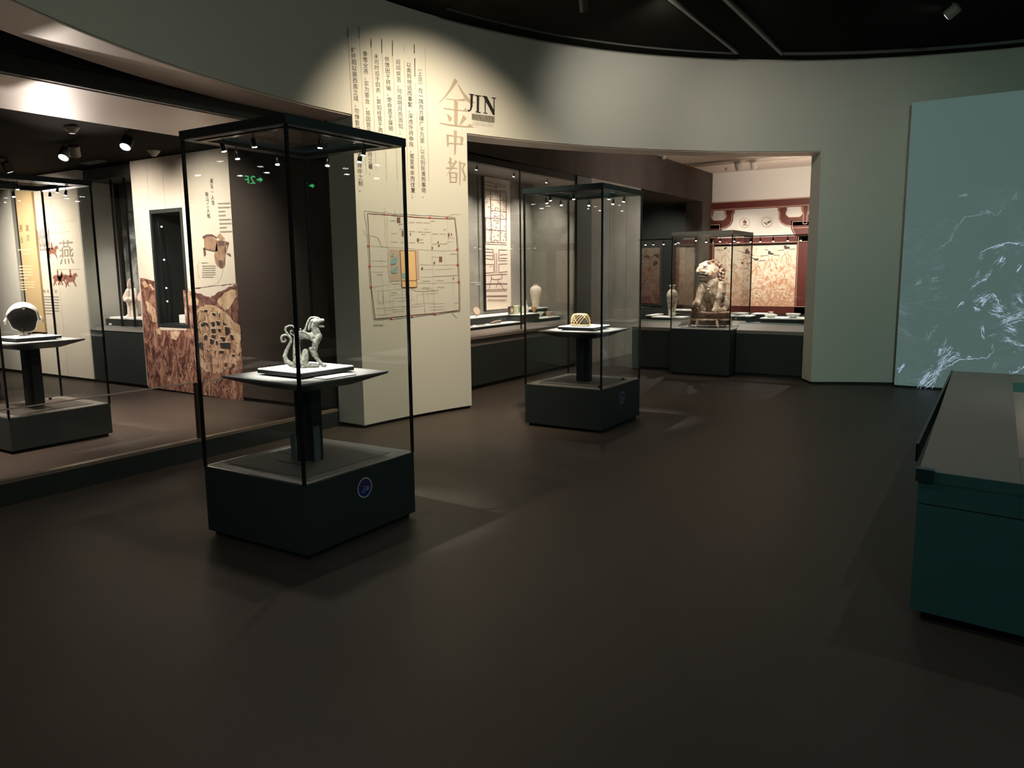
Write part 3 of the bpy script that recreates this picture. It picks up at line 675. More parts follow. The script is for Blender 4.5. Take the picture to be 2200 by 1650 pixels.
def stand(label, cx, cy, zb, rot, feet=False):
    t = thing('display_stand', label, 'display stand', (cx, cy, zb), 'pedestal stands inside the tall showcases')
    zt = .987; zb = zb + .008
    def rect(w, d, z): 
        a, b_ = math.cos(rot), math.sin(rot)
        return [(cx + a * x - b_ * y, cy + b_ * x + a * y, z) for x, y in ((-w, -d), (w, -d), (w, d), (-w, d))]
    MB().loft([rect(.355, .345, zt - .012), rect(.36, .35, zt - .010), rect(.36, .35, zt)]).build('table_top', 'table', t)
    MB().loft([rect(.20, .18, zt - .075), rect(.355, .345, zt - .014), rect(.355, .345, zt - .0125)]).build('tapered_underside', 'frame', t)
    col = MB().box(cx - .075, cx + .075, cy - .035, cy + .035, zb, zt - .07, rot).box(cx - .035, cx + .035, cy - .075, cy + .075, zb, zt - .07, rot)
    col.build('column', 'frame', t)
    if feet:
        gp = mat('grey_green_plate', (.09, .12, .12), .5)
        box(cx - .08, cx - .035, cy - .085, cy - .078, zb, zb + .17, rot, (cx, cy)).build('foot_plate', gp, t)
        box(cx + .078, cx + .086, cy - .035, cy + .01, zb, zb + .22, rot, (cx, cy)).build('foot_plate', gp, t)
    bd = thing('mount_board', 'square white board with black edge under ' + label.split(' carrying ')[1], 'mount board', (cx, cy, zt), 'white mount boards in the tall showcases')
    MB().loft([rect(.17, .17, zt), rect(.17, .17, zt + .012)]).build('foot', 'seam', bd)
    MB().loft([rect(.205, .205, zt + .012), rect(.205, .205, zt + .034)]).build('edge_block', 'seam', bd)
    MB().loft([rect(.203, .203, zt + .034), rect(.203, .203, zt + .040)]).build('white_face', 'white', bd)
    return zt + .040
ZA = stand('grey table stand carrying the winged beast statue', -3.59, 3.268, .435, -.05, True)
ZB = stand('grey table stand carrying the golden openwork cap', -3.655, 7.16, .435, .03)
ZC = stand('grey table stand carrying the broken helmet', -7.92, 3.72, .33, .0)
cd = box(-3.37, -3.26, 3.12, 3.36, .9885, .993, -.05).build('caption_card', mat('caption_grey', (.28, .25, .25), .5)); tag(cd, 'thin grey caption card lying on the table right of the beast', 'card')
for x, y, z, lb in ((-3.3, 6.80, .443, 'tiny black sensor near the front corner of the golden cap showcase'), (-3.33, 7.42, .443, 'tiny black sensor near the rear corner of the golden cap showcase'), (-8.2, 4.0, .338, 'tiny black sensor lying in the helmet showcase behind its column')):
    tag(MB().lathe([(.012, 0), (.016, .004), (.014, .018), (.005, .024)], (x, y, z), 12).build('sensor_puck', 'seam', smooth=True), lb, 'sensor')

# ------------------------------------------------------------------ sculpted things: blended solids, voxel remeshed into one surface
def blob(name, caps, vox, mt, parent=None, smooth_it=6, origin=None):
    """caps: list of ((p0), (p1), r0, r1[, squash]) tapered capsules in world metres"""
    mb = MB()
    for c in caps:
        p0, p1, r0, r1 = Vector(c[0]), Vector(c[1]), c[2], c[3]
        d = p1 - p0; L = d.length
        z = d.normalized() if L > 1e-6 else Vector((0, 0, 1))
        a = z.cross(Vector((.3, .1, .9)));  a.normalize(); b_ = z.cross(a)
        rings = []; k = 12
        for i in range(5):
            t = -math.pi / 2 + math.pi / 2 * (i + .35) / 5.35
            rings.append((p0 + z * (r0 * math.sin(t)), r0 * math.cos(t)))
        for i in range(5):
            t = math.pi / 2 * i / 5.35
            rings.append((p1 + z * (r1 * math.sin(t)), r1 * math.cos(t)))
        mb.loft([[p + r * (math.cos(u) * a + math.sin(u) * b_) for u in [2 * math.pi * j / k for j in range(k)]] for p, r in rings])
    me = bpy.data.meshes.new(name); me.from_pydata([tuple(v) for v in mb.v], [], mb.f)
    bmx = bmesh.new(); bmx.from_mesh(me); bmesh.ops.recalc_face_normals(bmx, faces=bmx.faces); bmx.to_mesh(me); bmx.free()
    o = bpy.data.objects.new(name, me); COL.objects.link(o)
    r = o.modifiers.new('r', 'REMESH'); r.mode = 'VOXEL'; r.voxel_size = vox; r.use_smooth_shade = True
    s = o.modifiers.new('s', 'SMOOTH'); s.iterations = smooth_it; s.factor = .5
    dg = bpy.context.evaluated_depsgraph_get()
    me2 = bpy.data.meshes.new_from_object(o.evaluated_get(dg)); me2.name = name
    o.modifiers.clear(); o.data = me2; me2.materials.clear(); me2.materials.append(M[mt] if isinstance(mt, str) else mt)
    for p in me2.polygons: p.use_smooth = True
    if parent is not None:
        o.parent = parent; o.matrix_parent_inverse = Matrix.Translation(-parent_world(parent))
    return o
# winged beast: traced in its own side plane (a = along, u = up, s = sideways)
AD = R(44); BA = Vector((math.cos(AD), math.sin(AD), 0)); BS = Vector((math.sin(AD), -math.cos(AD), 0))
B0 = Vector((-3.578, 3.232, ZA))
bk = .000365
def BP(cx, cy, s=0): return tuple(B0 + BA * ((cx - 560) * bk) + Vector((0, 0, (968 - cy) * bk)) + BS * (s * bk))
def bc(pts, s=0, both=False):
    out = []
    for sg in ((1, -1) if both else (1,)):
        for (x0, y0, r0), (x1, y1, r1) in zip(pts[:-1], pts[1:]):
            out.append((BP(x0, y0, s * sg), BP(x1, y1, s * sg), r0 * bk, r1 * bk))
    return out
bt = thing('winged_beast_statue', 'pale verdigris seated beast statue with wing and two curling tails', 'statue', tuple(B0))
body = bc([(800, 215, 74), (775, 300, 66), (800, 380, 72), (835, 455, 66), (790, 540, 62)]) + bc([(840, 200, 55), (915, 182, 34)]) + bc([(800, 262, 40), (925, 288, 20)])
body += bc([(830, 455, 56), (780, 560, 56), (770, 620, 48)], 38, True)
body += bc([(700, 655, 34), (760, 760, 40), (830, 870, 30), (885, 935, 27), (925, 942, 24)], 46, True) + bc([(780, 600, 50), (750, 700, 46), (790, 790, 34)], 44, True)
body += bc([(800, 440, 76), (700, 440, 68), (590, 420, 62), (500, 440, 66), (478, 560, 62), (470, 700, 66), (480, 860, 80), (490, 900, 70)])
body += bc([(612, 700, 50), (600, 800, 68), (590, 880, 66)], 52, True) + bc([(590, 915, 45), (700, 930, 34), (805, 940, 26)], 58, True)
body += bc([(730, 130, 16), (790, 132, 26), (850, 150, 24)]) + bc([(705, 150, 20), (665, 230, 22), (640, 300, 20), (620, 350, 22)], 0) + bc([(740, 180, 22), (700, 260, 20), (690, 330, 20)], 40, True)
body += bc([(490, 290, 10), (500, 350, 14)]) + bc([(550, 318, 16), (552, 350, 14)]) + bc([(590, 335, 10), (592, 360, 12)])
beast = blob('body', body, .0030, 'statue', bt, 3)
tail = bc([(450, 925, 44), (370, 905, 48), (300, 850, 44), (275, 770, 36), (310, 670, 30), (350, 590, 26), (385, 530, 24), (388, 470, 22), (350, 425, 22), (300, 408, 22), (250, 425, 22), (232, 475, 20), (245, 520, 18), (285, 528, 16), (308, 500, 14), (290, 475, 11)])
blob('tail', tail, .0028, 'statue', bt, 2)
tail2 = bc([(390, 500, 18), (370, 430, 18), (330, 380, 18), (305, 335, 18), (320, 285, 18), (370, 258, 17), (425, 262, 15), (440, 285, 12)]) + bc([(430, 420, 14), (395, 395, 13), (380, 360, 12), (400, 335, 11), (420, 350, 9)])
blob('tail', tail2, .0026, 'statue', bt, 2)
wing = []
for k, dy in enumerate((0, 28, 56, 84)):
    wing += bc([(450, 372 + dy, 9), (520, 352 + dy, 12), (610, 358 + dy, 12), (690, 405 + dy * .85, 11), (740, 470 + dy * .6, 10), (770, 550 + dy * .3, 8)], 80 - k * 2)
wing += [(BP(0, 0, 0), BP(0, 0, 0), 0.0001, 0.0001)][:0]
blob('wing', wing, .0024, 'statue', bt, 1)
for sg in (1, -1):
    MB().lathe([(.001, -.004), (.006, 0), (.001, .004)], BP(790, 205, sg * 62), 10).build('eye', 'seam', bt)
MB().poly([BP(855, 238, 36), BP(930, 226, 24), BP(925, 256, 24), BP(870, 250, 34)], [(0, 0), (1, 0), (1, 1), (0, 1)]).build('mouth', 'seam', bt)

# golden openwork cap
gc = thing('openwork_cap', 'small golden mesh cap on white board in the middle showcase', 'cap', (-3.68, 7.12, ZB))
GM = mat('gold_filigree', (.50, .34, .15), .4, metal=.35, var=.15, vscale=60)
gx, gy = -3.68, 7.12
def capP(u, v):   # u around, v 0..1 up
    r = .098 * (math.cos(v * math.pi / 2) ** .42) if v < 1 else 0
    return Vector((gx + r * math.cos(u) * 1.08, gy + r * math.sin(u) * .85, ZB + .012 + .118 * math.sin(v * math.pi / 2) ** .9))
gm = MB()
for k in range(15):
    for sgn in (1, -1):
        gm.tube([capP(2 * math.pi * k / 18 + sgn * v * 1.1, v * .78) for v in [i / 9 for i in range(10)]], .0030, 5)
gm.build('mesh_wire', GM, gc, smooth=True)
rings = [[tuple(capP(2 * math.pi * j / 28, v)) for j in range(28)] for v in (.70, .8, .9, .985)]
MB().loft(rings).build('crown', GM, gc, smooth=True)
ir = [[tuple(Vector((gx, gy, ZB)) + (capP(2 * math.pi * j / 28, v) - Vector((gx, gy, ZB))) * .92) for j in range(28)] for v in (0.01, .2, .4, .6, .8, .95)]
MB().loft(ir).build('shade_core', mat('cap_inner_shade', (.02, .013, .008), .9), gc, smooth=True)  # added core, its dark colour stands in for shade behind the holes
MB().tube([capP(2 * math.pi * j / 28, 0) for j in range(29)], .007, 6).build('rim', GM, gc, smooth=True)

# broken helmet on thin pin (showcase behind the balustrade)
hm = thing('helmet', 'broken grey helmet shell on a thin pin behind the balustrade', 'helmet', (-8.02, 3.73, ZC))
hc_ = Vector((-8.0, 3.73, 1.225)); HF = Vector((.86, -.46, -.42)).normalized()
hax = HF.cross(Vector((0, 0, 1))).normalized(); hup = hax.cross(HF)
def shell(rx, ry, t0=0):  # open dome, its mouth turned to the viewer
    rings = []
    for i in range(13):
        p = R(6 + i * 8.2)
        ring = []
        for j in range(30):
            a = 2 * math.pi * j / 30
            rag = 1 + .05 * math.sin(3 * a + 1) * (i / 12) ** 3 + .03 * math.sin(8 * a) * (i / 12) ** 4
            ext = (.35 if math.sin(a) < -.55 and i > 9 else 0) * (i - 9) / 3
            q = hc_ + (hax * math.cos(a) * rx + hup * math.sin(a) * ry) * math.sin(p) * rag - HF * (.15 * math.cos(p)) + HF * .03 * (i / 12) - hup * ext * .09
            ring.append(q)
        rings.append(ring)
    return rings
HM = ramp_mat('worn_helmet', [(.4, (.20, .16, .14)), (.6, (.52, .44, .38))], 14, 6, .6, bump=.2)
hs = MB().loft(shell(.128, .122), cap=False); so = hs.build('shell', HM, hm, smooth=True)
sm = so.modifiers.new('s', 'SOLIDIFY'); sm.thickness = .008
MB().loft(shell(.119, .113), cap=False).build('lining', mat('dark_lining', (.035, .028, .026), .7), hm, smooth=True)
eg = [shell(.130, .124)[-1][j] for j in range(30)]; MB().tube(eg + [eg[0]], .004, 5).build('rim', mat('pale_rim', (.4, .38, .34), .5), hm, smooth=True)
for sx in (1, -1):
    p = hc_ + hax * .125 * sx - hup * .02
    MB().tube([p, p + hax * .03 * sx - hup * .03 + HF * .03, p + hax * .028 * sx - hup * .06 + HF * .03], .012, 6, [.02, .018, .008]).build('ear_guard', HM, hm, smooth=True)
MB().tube([hc_ - hup * .10 - Vector((0, 0, 0)), (-7.985, 3.70, 1.1), (-7.98, 3.71, ZC)], .0035, 6).build('pin', 'seam', hm)
MB().lathe([(.05, 0), (.05, .003)], (-7.98, 3.71, ZC), 20).build('pin_base', 'seam', hm)
# dark bag on the floor behind
bg = blob('bag', [((-11.05, 4.55, .16), (-10.95, 4.6, .20), .15, .14), ((-11.15, 4.6, .12), (-10.86, 4.7, .06), .12, .06), ((-11.1, 4.55, .3), (-11.02, 4.58, .36), .10, .07)], .012, 'cloth')
tag(bg, 'black cloth bag lying on the floor behind the helmet showcase', 'bag')

# niche figurines
def figurine(x, y, z, label):
    t = thing('pottery_figure', label, 'figurine', (x, y, z), 'pottery figures in the wall niche')
    c = [((x, y, z + .02), (x, y, z + .20), .085, .075), ((x, y, z + .20), (x, y, z + .24), .085, .09), ((x, y, z + .26), (x, y, z + .36), .10, .075),
         ((x - .07, y, z + .38), (x - .12, y - .02, z + .28), .045, .05), ((x + .07, y, z + .38), (x + .12, y - .03, z + .27), .045, .05), ((x - .12, y - .02, z + .27), (x - .03, y - .09, z + .25), .04, .03), ((x + .12, y - .03, z + .27), (x + .02, y - .09, z + .25), .04, .03),
         ((x, y, z + .38), (x, y, z + .43), .04, .035), ((x - .05, y - .06, z + .012), (x + .05, y - .06, z + .012), .025, .025)]
    blob('robe', c, .008, 'statue2', t, 3)
    h = [((x, y - .005, z + .455), (x, y, z + .49), .055, .05), ((x, y - .05, z + .465), (x, y - .055, z + .46), .014, .012), ((x - .055, y, z + .465), (x - .058, y, z + .45), .013, .01), ((x + .055, y, z + .465), (x + .058, y, z + .45), .013, .01)]
    blob('head', h, .006, 'statue2', t, 2)
    blob('hat', [((x, y, z + .51), (x, y, z + .52), .048, .04), ((x, y, z + .53), (x, y + .01, z + .565), .022, .018)], .006, 'statue2', t, 2)
    blob('belt', [((x + .085 * math.cos(a), y + .085 * math.sin(a), z + .235), (x + .085 * math.cos(a + .5), y + .085 * math.sin(a + .5), z + .235), .012, .012) for a in [i * .5 for i in range(13)]], .007, 'wood', t, 1)
M['statue2'] = ramp_mat('pale_pottery', [(.35, (.50, .34, .28)), (.6, (.82, .74, .66))], 9, 6, .8, bump=.15)
figurine(-10.93, WY + .38, .985, 'pale pottery figure with topknot, left one in the wall niche')
figurine(-10.56, WY + .38, .985, 'pale pottery figure half hidden by the hillside mural edge')
spot((-11.1, WY + .15, 2.85), (-10.95, WY + .5, 1.2), 60, 60, .6, WHITE, .02)

# ================================================================== RIGHT-HAND HALLS
HX = -5.95
hd = struct('wall_header', box(HX - .25, HX, 6.6, 18.3, 3.14, 3.84), 'hdr')
cm_ = MB(); rr_ = RR + WTH + .02
xs_ = [HX - .25 + (3.2 - HX + .25) * i / 40 for i in range(41)]
yy_ = [RC[1] + math.sqrt(max(rr_ ** 2 - (x - RC[0]) ** 2, 0)) for x in xs_]
cm_.loft([[(x, max(y, 6.6), 3.84), (x, 18.4, 3.84), (x, 18.4, 3.95), (x, max(y, 6.6), 3.95)] for x, y in zip(xs_, yy_)])
struct('ceiling_mural_hall', cm_, 'ceilw')
# slender ceiling grooves as trim
for y in (16.25, 16.75): struct('trim_%d' % (6 if y < 16.5 else 7), box(HX, 3.2, y, y + .03, 3.825, 3.84), mat('groove', (.35, .28, .22), .8))
struct('wall_stone', box(HX - .4, HX, 11.90, 12.62, 0, 3.14), 'grey')
struct('wall_stone_2', box(HX - .4, HX, 12.63, 13.35, 0, 3.14), 'grey')
struct('wall_stone_3', box(HX - .4, HX, 13.36, 14.02, 0, 3.14), 'grey')
struct('wall_green_pier', box(HX - .4, HX + .01, 11.37, 11.89, 0, 3.13), 'green')
struct('wall_column', box(HX - .4, HX, 17.62, 18.3, 0, 3.14), 'hdr')
struct('ceiling_recess', box(-9.0, HX - .25, 13.9, 18.3, 3.14, 3.2), 'hdr')
struct('wall_recess_left', box(-9.1, -9.0, 13.9, 18.4, 0, 3.2), 'dgrey')
struct('wall_recess_front', box(-9.0, HX - .4, 13.9, 14.0, 0, 3.2), 'dgrey')
struct('wall_mural_hall_right', box(3.1, 3.2, 12.2, 18.4, 0, 3.9), 'offw')

# showcase 1: long built-in wall case
sc = thing('wall_showcase', 'long built-in wall showcase with grey back panels right of the lettered pier', 'showcase', (-6.4, 9.7, 0))
box(-6.85, HX, 7.9, 11.36, .06, .60).build('base', 'plinth_g', sc)
box(-6.85, HX - .03, 7.9, 11.36, 0, .06).build('kick', 'black', sc)
MB().loft([[(HX, y, .60), (HX + .005, y, .66), (HX + .05, y, .70), (HX + .05, y, .735), (HX - .20, y, .79), (HX - .20, y, .60)] for y in (7.9, 11.36)]).build('sloped_lip', mat('brown_grey_lip', (.17, .14, .125), .4, spec=.5), sc)
box(HX, HX + .006, 7.9, 11.36, .655, .665).build('trim_line', 'edge', sc)
box(-6.80, HX - .20, 7.9, 11.36, .60, .76).build('deck', 'dgrey', sc)
for i, (a, b_) in enumerate(((7.9, 9.70), (9.74, 11.40))):
    box(-6.83, -6.77, a, b_, .76, 3.04).build('back_panel', 'grey', sc)
box(-6.83, HX - .03, 11.30, 11.36, .76, 3.04).build('end_panel', 'grey', sc)
box(-6.83, HX - .12, 7.9, 11.36, 3.035, 3.10).build('inner_soffit', mat('warm_grey_soffit', (.12, .11, .10), .6), sc)
box(HX - .12, HX - .02, 7.9, 11.36, 3.03, 3.139).build('top_rail', 'black', sc)
for a, b_ in ((7.9, 9.63), (9.645, 11.36)):
    box(HX - .024, HX - .012, a, b_, .74, 3.03).build('glass_pane', 'glass', sc)
box(HX - .026, HX - .010, 9.63, 9.645, .72, 3.05).build('glass_joint', 'seam', sc)
for y in (8.7, 9.64, 10.6):
    mini_spot(None, sc, HX - .12, y, 3.03, (-.4, 0))
for y_ in (8.5, 9.3, 10.1, 10.9):
    spot((HX - .16, y_, 3.0), (HX - .70, y_, 1.7), 120, 100, 1, (1, .90, .78), .02)
def riser(x0, x1, y0, y1, z1, lb, par=None):
    t = thing('riser', lb, 'riser', ((x0 + x1) / 2, (y0 + y1) / 2, .76))
    box(x0 + .01, x1 - .01, y0 + .01, y1 - .01, .76, z1 - .012).build('block', 'plinth_g', t)
    box(x0, x1, y0, y1, z1 - .012, z1).build('white_top', 'white', t)
riser(-6.76, -6.44, 8.0, 10.02, .935, 'long white-topped riser below the hanging scroll carrying the mirrors')
riser(-6.42, -6.20, 8.3, 10.02, .83, 'low white-topped riser in front, carrying the small flat tools')
riser(-6.76, -6.22, 10.03, 10.62, .935, 'white-topped block carrying the patterned square frame')
riser(-6.76, -6.45, 10.63, 11.28, .99, 'white-topped riser under the tall pale vase')
riser(-6.43, -6.20, 10.63, 11.28, .845, 'low white-topped riser carrying the stem cup and round bowl')
# hanging scroll print
scr = thing('scroll', 'tall pale printed scroll of a palace plan hanging in the wall showcase', 'scroll', (-6.75, 10.2, 1.0))
box(-6.768, -6.745, 9.865, 10.585, 1.0, 3.03).build('paper', 'paper', scr)
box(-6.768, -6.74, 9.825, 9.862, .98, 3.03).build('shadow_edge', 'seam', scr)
box(-6.768, -6.74, 9.862, 10.585, .985, .998).build('bottom_rod', 'seam', scr)
SS = on_x(-6.742)
S1 = lambda p: crop(p, 10.317, 1010, 360); S2 = lambda p: crop(p, 7.5, 1010, 520)
L1 = [[(320, 310), (540, 350), (570, 400), (600, 355), (805, 405)], [(325, 385), (540, 420), (575, 460), (610, 405), (805, 450)], [(325, 460), (570, 500), (805, 535)], [(325, 500), (800, 560)], [(450, 520), (460, 1000), (470, 1640)], [(670, 550), (670, 1640)], [(800, 560), (800, 1640)], [(470, 715), (800, 745)], [(480, 950), (800, 985)], [(330, 1110), (800, 1150)], [(335, 1370), (800, 1410)], [(340, 1110), (350, 1640)], [(515, 1120), (565, 1070), (620, 1125)], [(565, 880), (565, 960)], [(510, 1170), (640, 1185)], [(500, 1640), (565, 1600), (640, 1640)], [(570, 380), (575, 480)], [(540, 580), (580, 520), (610, 580)]]
strokes(SS, [S1(l) for l in L1], 1.3, 'printed_plan', 'sink', scr)
L2 = [[(235, 0), (590, 15)], [(235, 30), (590, 45)], [(250, 110), (370, 120), (375, 285), (250, 265)], [(250, 160), (370, 165)], [(250, 215), (370, 220)], [(600, 130), (465, 125), (465, 300), (600, 300)], [(480, 205), (600, 200)], [(480, 262), (600, 262)], [(250, 360), (380, 360), (380, 490), (255, 500)], [(600, 350), (465, 355), (468, 490), (600, 475)], [(310, 395), (350, 395)], [(395, 180), (400, 500)], [(430, 180), (432, 500)], [(250, 535), (600, 515)], [(340, 530), (345, 590), (400, 605), (460, 600), (510, 590), (520, 515)], [(340, 590), (310, 760)], [(460, 600), (420, 740)], [(255, 672), (600, 668)], [(260, 680), (600, 676)], [(260, 770), (600, 760)], [(260, 795), (590, 785)], [(470, 640), (560, 790)], [(260, 868), (600, 862)], [(260, 882), (600, 876)]] + [[(280 + 22 * i, 960), (300 + 22 * i, 920)] for i in range(14)]
strokes(SS, [S2(l) for l in L2], 1.2, 'printed_plan', 'sink', scr)
dots = []
random.seed(3)
for i in range(90):
    x = random.uniform(335, 790); y = random.uniform(600, 1600); y += (x - 560) * .09; dots.append([(x, y), (x + random.uniform(10, 30), y + 3)])
strokes(SS, [S1(l) for l in dots], 1.5, 'printed_marks', 'sink', scr)
strokes(SW if 0 else on_x(-6.765), [S2([(15 + 25 * i, 655), (35 + 25 * i, 653)]) for i in range(6)] + [S2([(80, 688), (160, 686)])], 1.3, 'pale_caption', mat('white_print', (.7, .68, .62), .8), scr)

# ceramics and small objects
def vessel(name, label, cat, prof, c, col, rough=.3, seg=32, group=None, extra=None):
    t = thing(name, label, cat, c, group)
    MB().lathe(prof, c, seg).build('body', col, t, smooth=True)
    if extra: extra(t)
    return t
CW = ramp_mat('cream_glaze', [(.4, (.72, .60, .50)), (.62, (.84, .76, .66))], 5, 5, .35, coordscale=(1, 1, 6))
CB = ramp_mat('pink_buff_glaze', [(.4, (.45, .28, .22)), (.62, (.68, .52, .42))], 9, 5, .4)
CWh = mat('white_glaze', (.80, .80, .75), .25)
CAm = mat('amber_glaze', (.52, .27, .09), .3, var=.3, vscale=25)
def rimring(r, z, c, mt, t, name='rim', rr=.004):
    MB().tube([(c[0] + r * math.cos(a), c[1] + r * math.sin(a), c[2] + z) for a in [2 * math.pi * i / 24 for i in range(25)]], rr, 6).build(name, mt, t, smooth=True)
c = (-6.55, 11.05, .99)
vessel('tall_vase', 'tall cream shouldered vase on white riser at the showcase end', 'vase', [(.05, 0), (.055, .005), (.062, .05), (.082, .16), (.098, .24), (.100, .29), (.088, .335), (.055, .355), (.035, .362), (.034, .375), (.038, .385), (.03, .388)], c, CW, extra=lambda t: rimring(.036, .385, c, CW, t))
c2 = (-6.42, 10.52, .935)
vessel('small_bottle', 'small white long-necked bottle beside the tall cream vase', 'bottle', [(.03, 0), (.045, .03), (.05, .06), (.035, .10), (.014, .14), (.012, .18), (.020, .195), (.018, .197)], c2, CWh, extra=lambda t: rimring(.019, .195, c2, CWh, t, rr=.003))
c3 = (-6.30, 10.57, .937)
vessel('amber_cup', 'small amber lobed cup in front of the tall cream vase', 'cup', [(.018, 0), (.020, .01), (.014, .018), (.032, .04), (.045, .07), (.046, .095), (.040, .095), (.030, .05), (.005, .035)], c3, CAm, extra=lambda t: rimring(.044, .095, c3, CAm, t, rr=.003))
c4 = (-6.32, 10.82, .845)
vessel('stem_cup', 'white stem cup standing left of the round buff bowl', 'cup', [(.022, 0), (.018, .006), (.010, .02), (.011, .04), (.030, .055), (.055, .085), (.058, .092), (.050, .088), (.02, .06)], c4, CWh, extra=lambda t: rimring(.057, .09, c4, CWh, t, rr=.002))
c5 = (-6.32, 11.10, .845)
vessel('round_bowl', 'round buff bowl at the right end of the low riser', 'bowl', [(.028, 0), (.030, .006), (.045, .02), (.058, .05), (.056, .08), (.060, .085), (.052, .08), (.045, .04), (.01, .02)], c5, CB, extra=lambda t: rimring(.058, .083, c5, CB, t, rr=.003))
def mirror(y, lb):
    t = thing('bronze_mirror', lb, 'mirror', (-6.55, y, .935), 'round bronze mirrors on rods')
    tilt = Matrix.Rotation(R(38), 3, 'X') @ Matrix.Rotation(R(62), 3, 'Y')
    BR = mat('bronze', (.30, .22, .13), .4, metal=.5); PK = mat('pinkish_disc', (.60, .48, .38), .4, var=.2, vscale=30)
    MB().lathe([(.001, -.006), (.070, -.006), (.075, 0), (.070, .006)], (-6.55, y, 1.02), 32, tilt).build('disc', BR, t, smooth=False)
    MB().lathe([(.060, .0065), (.060, .008)], (-6.55, y, 1.02), 32, tilt).build('face', PK, t)
    MB().tube([(-6.55, y, .935), (-6.55, y, 1.0)], .004, 6).build('rod', 'seam', t); MB().lathe([(.03, 0), (.03, .003)], (-6.55, y, .935), 16).build('foot', 'seam', t)
mirror(9.32, 'round mirror tilted on a rod under the scroll, away from pier'); mirror(8.98, 'round mirror tilted on a rod, half hidden by the lettered pier')
fb = thing('square_frame', 'dark square frame with patterned centre on the white block', 'frame', (-6.40, 10.05, .935))
box(-6.43, -6.40, 9.80 + .2, 10.12, .937, 1.057).build('border', mat('dark_lacquer', (.05, .04, .03), .4), fb)
box(-6.40, -6.397, 10.015, 10.105, .953, 1.042).build('inlay', mat('gilt_inlay', (.38, .28, .17), .5, var=.3, vscale=60), fb)
MB().lathe([(.018, 0), (.018, .004)], (-6.397, 10.06, .997), 16, Matrix.Rotation(R(90), 3, 'Y')).build('medallion', 'white', fb)
tb = thing('carved_box', 'green and cream openwork box beside the dark square frame', 'box', (-6.42, 10.24, .935))
CR_ = mat('cream_openwork', (.68, .64, .42), .5, var=.3, vscale=40)
MB().loft([[(-6.43, y, .94), (-6.36, y, .94), (-6.36, y, z), (-6.43, y, z)] for y, z in ((10.14, 1.055), (10.19, 1.062), (10.24, 1.065), (10.30, 1.062), (10.34, 1.055))]).build('body', CR_, tb)
box(-6.36, -6.357, 10.20, 10.27, .958, 1.045).build('green_panel', mat('green_panel', (.16, .42, .24), .4), tb)
box(-6.42, -6.37, 10.16, 10.32, .935, .942).build('foot', 'seam', tb)
for i, yy in enumerate((10.16, 10.32)): box(-6.36, -6.356, yy - .012, yy + .012, .96, 1.04).build('pierced_panel', 'white', tb)
wr2 = thing('lobed_dish', 'cream lobed dish standing on edge beside the carved box', 'dish', (-6.42, 10.40, .935))
MB().lathe([(.001, -.004), (.050, -.002), (.056, .006), (.045, .008), (.001, .006)], (-6.40, 10.40, .992), 10, Matrix.Rotation(R(80), 3, 'Y')).build('dish', CR_, wr2)
MB().lathe([(.018, .0), (.018, .004)], (-6.393, 10.40, .992), 12, Matrix.Rotation(R(80), 3, 'Y')).build('centre', 'white', wr2)
for i, (y, w_, lb) in enumerate(((8.80, .05, 'small flat dark tool nearest the lettered pier'), (9.08, .09, 'flat grey slab on the low riser before the mirrors'), (9.45, .12, 'long thin jagged tool on the low riser left of the block'))):
    t = thing('flat_relic', lb, 'relic', (-6.31, y, .83), 'flat relics on the low riser')
    box(-6.34, -6.28, y - w_, y + w_, .83, .842).build('slab', mat('relic_grey', (.22, .19, .17), .6), t, bevel=.003)
    if i == 2: MB().tube([(-6.31, y - w_, .85), (-6.31, y, .862), (-6.30, y + w_ * 1.3, .872)], .01, 6, [.006, .012, .008]).build('handle', CB, t)

# ---- island counter along y = 11.5
def counter(x0, x1, lb):
    t = thing('counter_showcase', lb, 'showcase', ((x0 + x1) / 2, 12, 0))
    box(x0, x1, 11.5, 12.7, .05, .64).build('base', 'plinth_g', t)
    box(x0, x1, 11.53, 12.7, 0, .05).build('kick', 'black', t)
    MB().loft([[(x, 11.5, .64), (x, 11.49, .69), (x, 11.72, .775), (x, 11.72, .64)] for x in (x0, x1)]).build('sloped_lip', mat('pale_lip', (.20, .18, .155), .5), t)
    box(x0, x1, 11.72, 12.7, .64, .775).build('deck', 'dgrey', t)
    box(x0, x1, 11.735, 11.747, .79, 2.07).build('glass_pane', 'glass', t)
    box(x0, x1, 11.725, 11.755, .775, .79).build('bottom_rail', mat('green_edge', (.32, .40, .36), .3), t)
    box(x0, x1, 11.72, 11.76, 2.07, 2.085).build('top_rail', 'seam', t)
    n = int((x1 - x0) / .17)
    for i in range(n):
        mini_spot(None, t, x0 + .08 + i * (x1 - x0 - .1) / n + .03 * math.sin(i * 5), 11.80, 2.075, (0, .3))
    return t
counter(-5.0, -4.25, 'long dark counter showcase with small lights left of the lion showcase')
counter(-3.31, -1.3, 'long dark counter showcase with small lights right of the lion showcase')
def riser2(x0, x1, y0, y1, z0, z1, lb):
    t = thing('riser', lb, 'riser', ((x0 + x1) / 2, (y0 + y1) / 2, z0))
    box(x0 + .01, x1 - .01, y0 + .01, y1 - .01, z0, z1 - .015).build('block', 'plinth_g', t)
    box(x0, x1, y0, y1, z1 - .015, z1).build('white_top', 'white', t)
riser2(-4.82, -4.30, 11.85, 12.2, .775, .835, 'white-topped riser under the painted vase left of the lion')
riser2(-4.98, -4.86, 12.0, 12.5, .775, .85, 'small white-topped riser at the far left of the counter')
riser2(-4.7, -4.26, 12.3, 12.65, .775, .93, 'white-topped riser behind the lion showcase on the left')
riser2(-3.30, -3.22, 11.9, 12.2, .775, .88, 'narrow white block beside the right edge of the lion showcase')
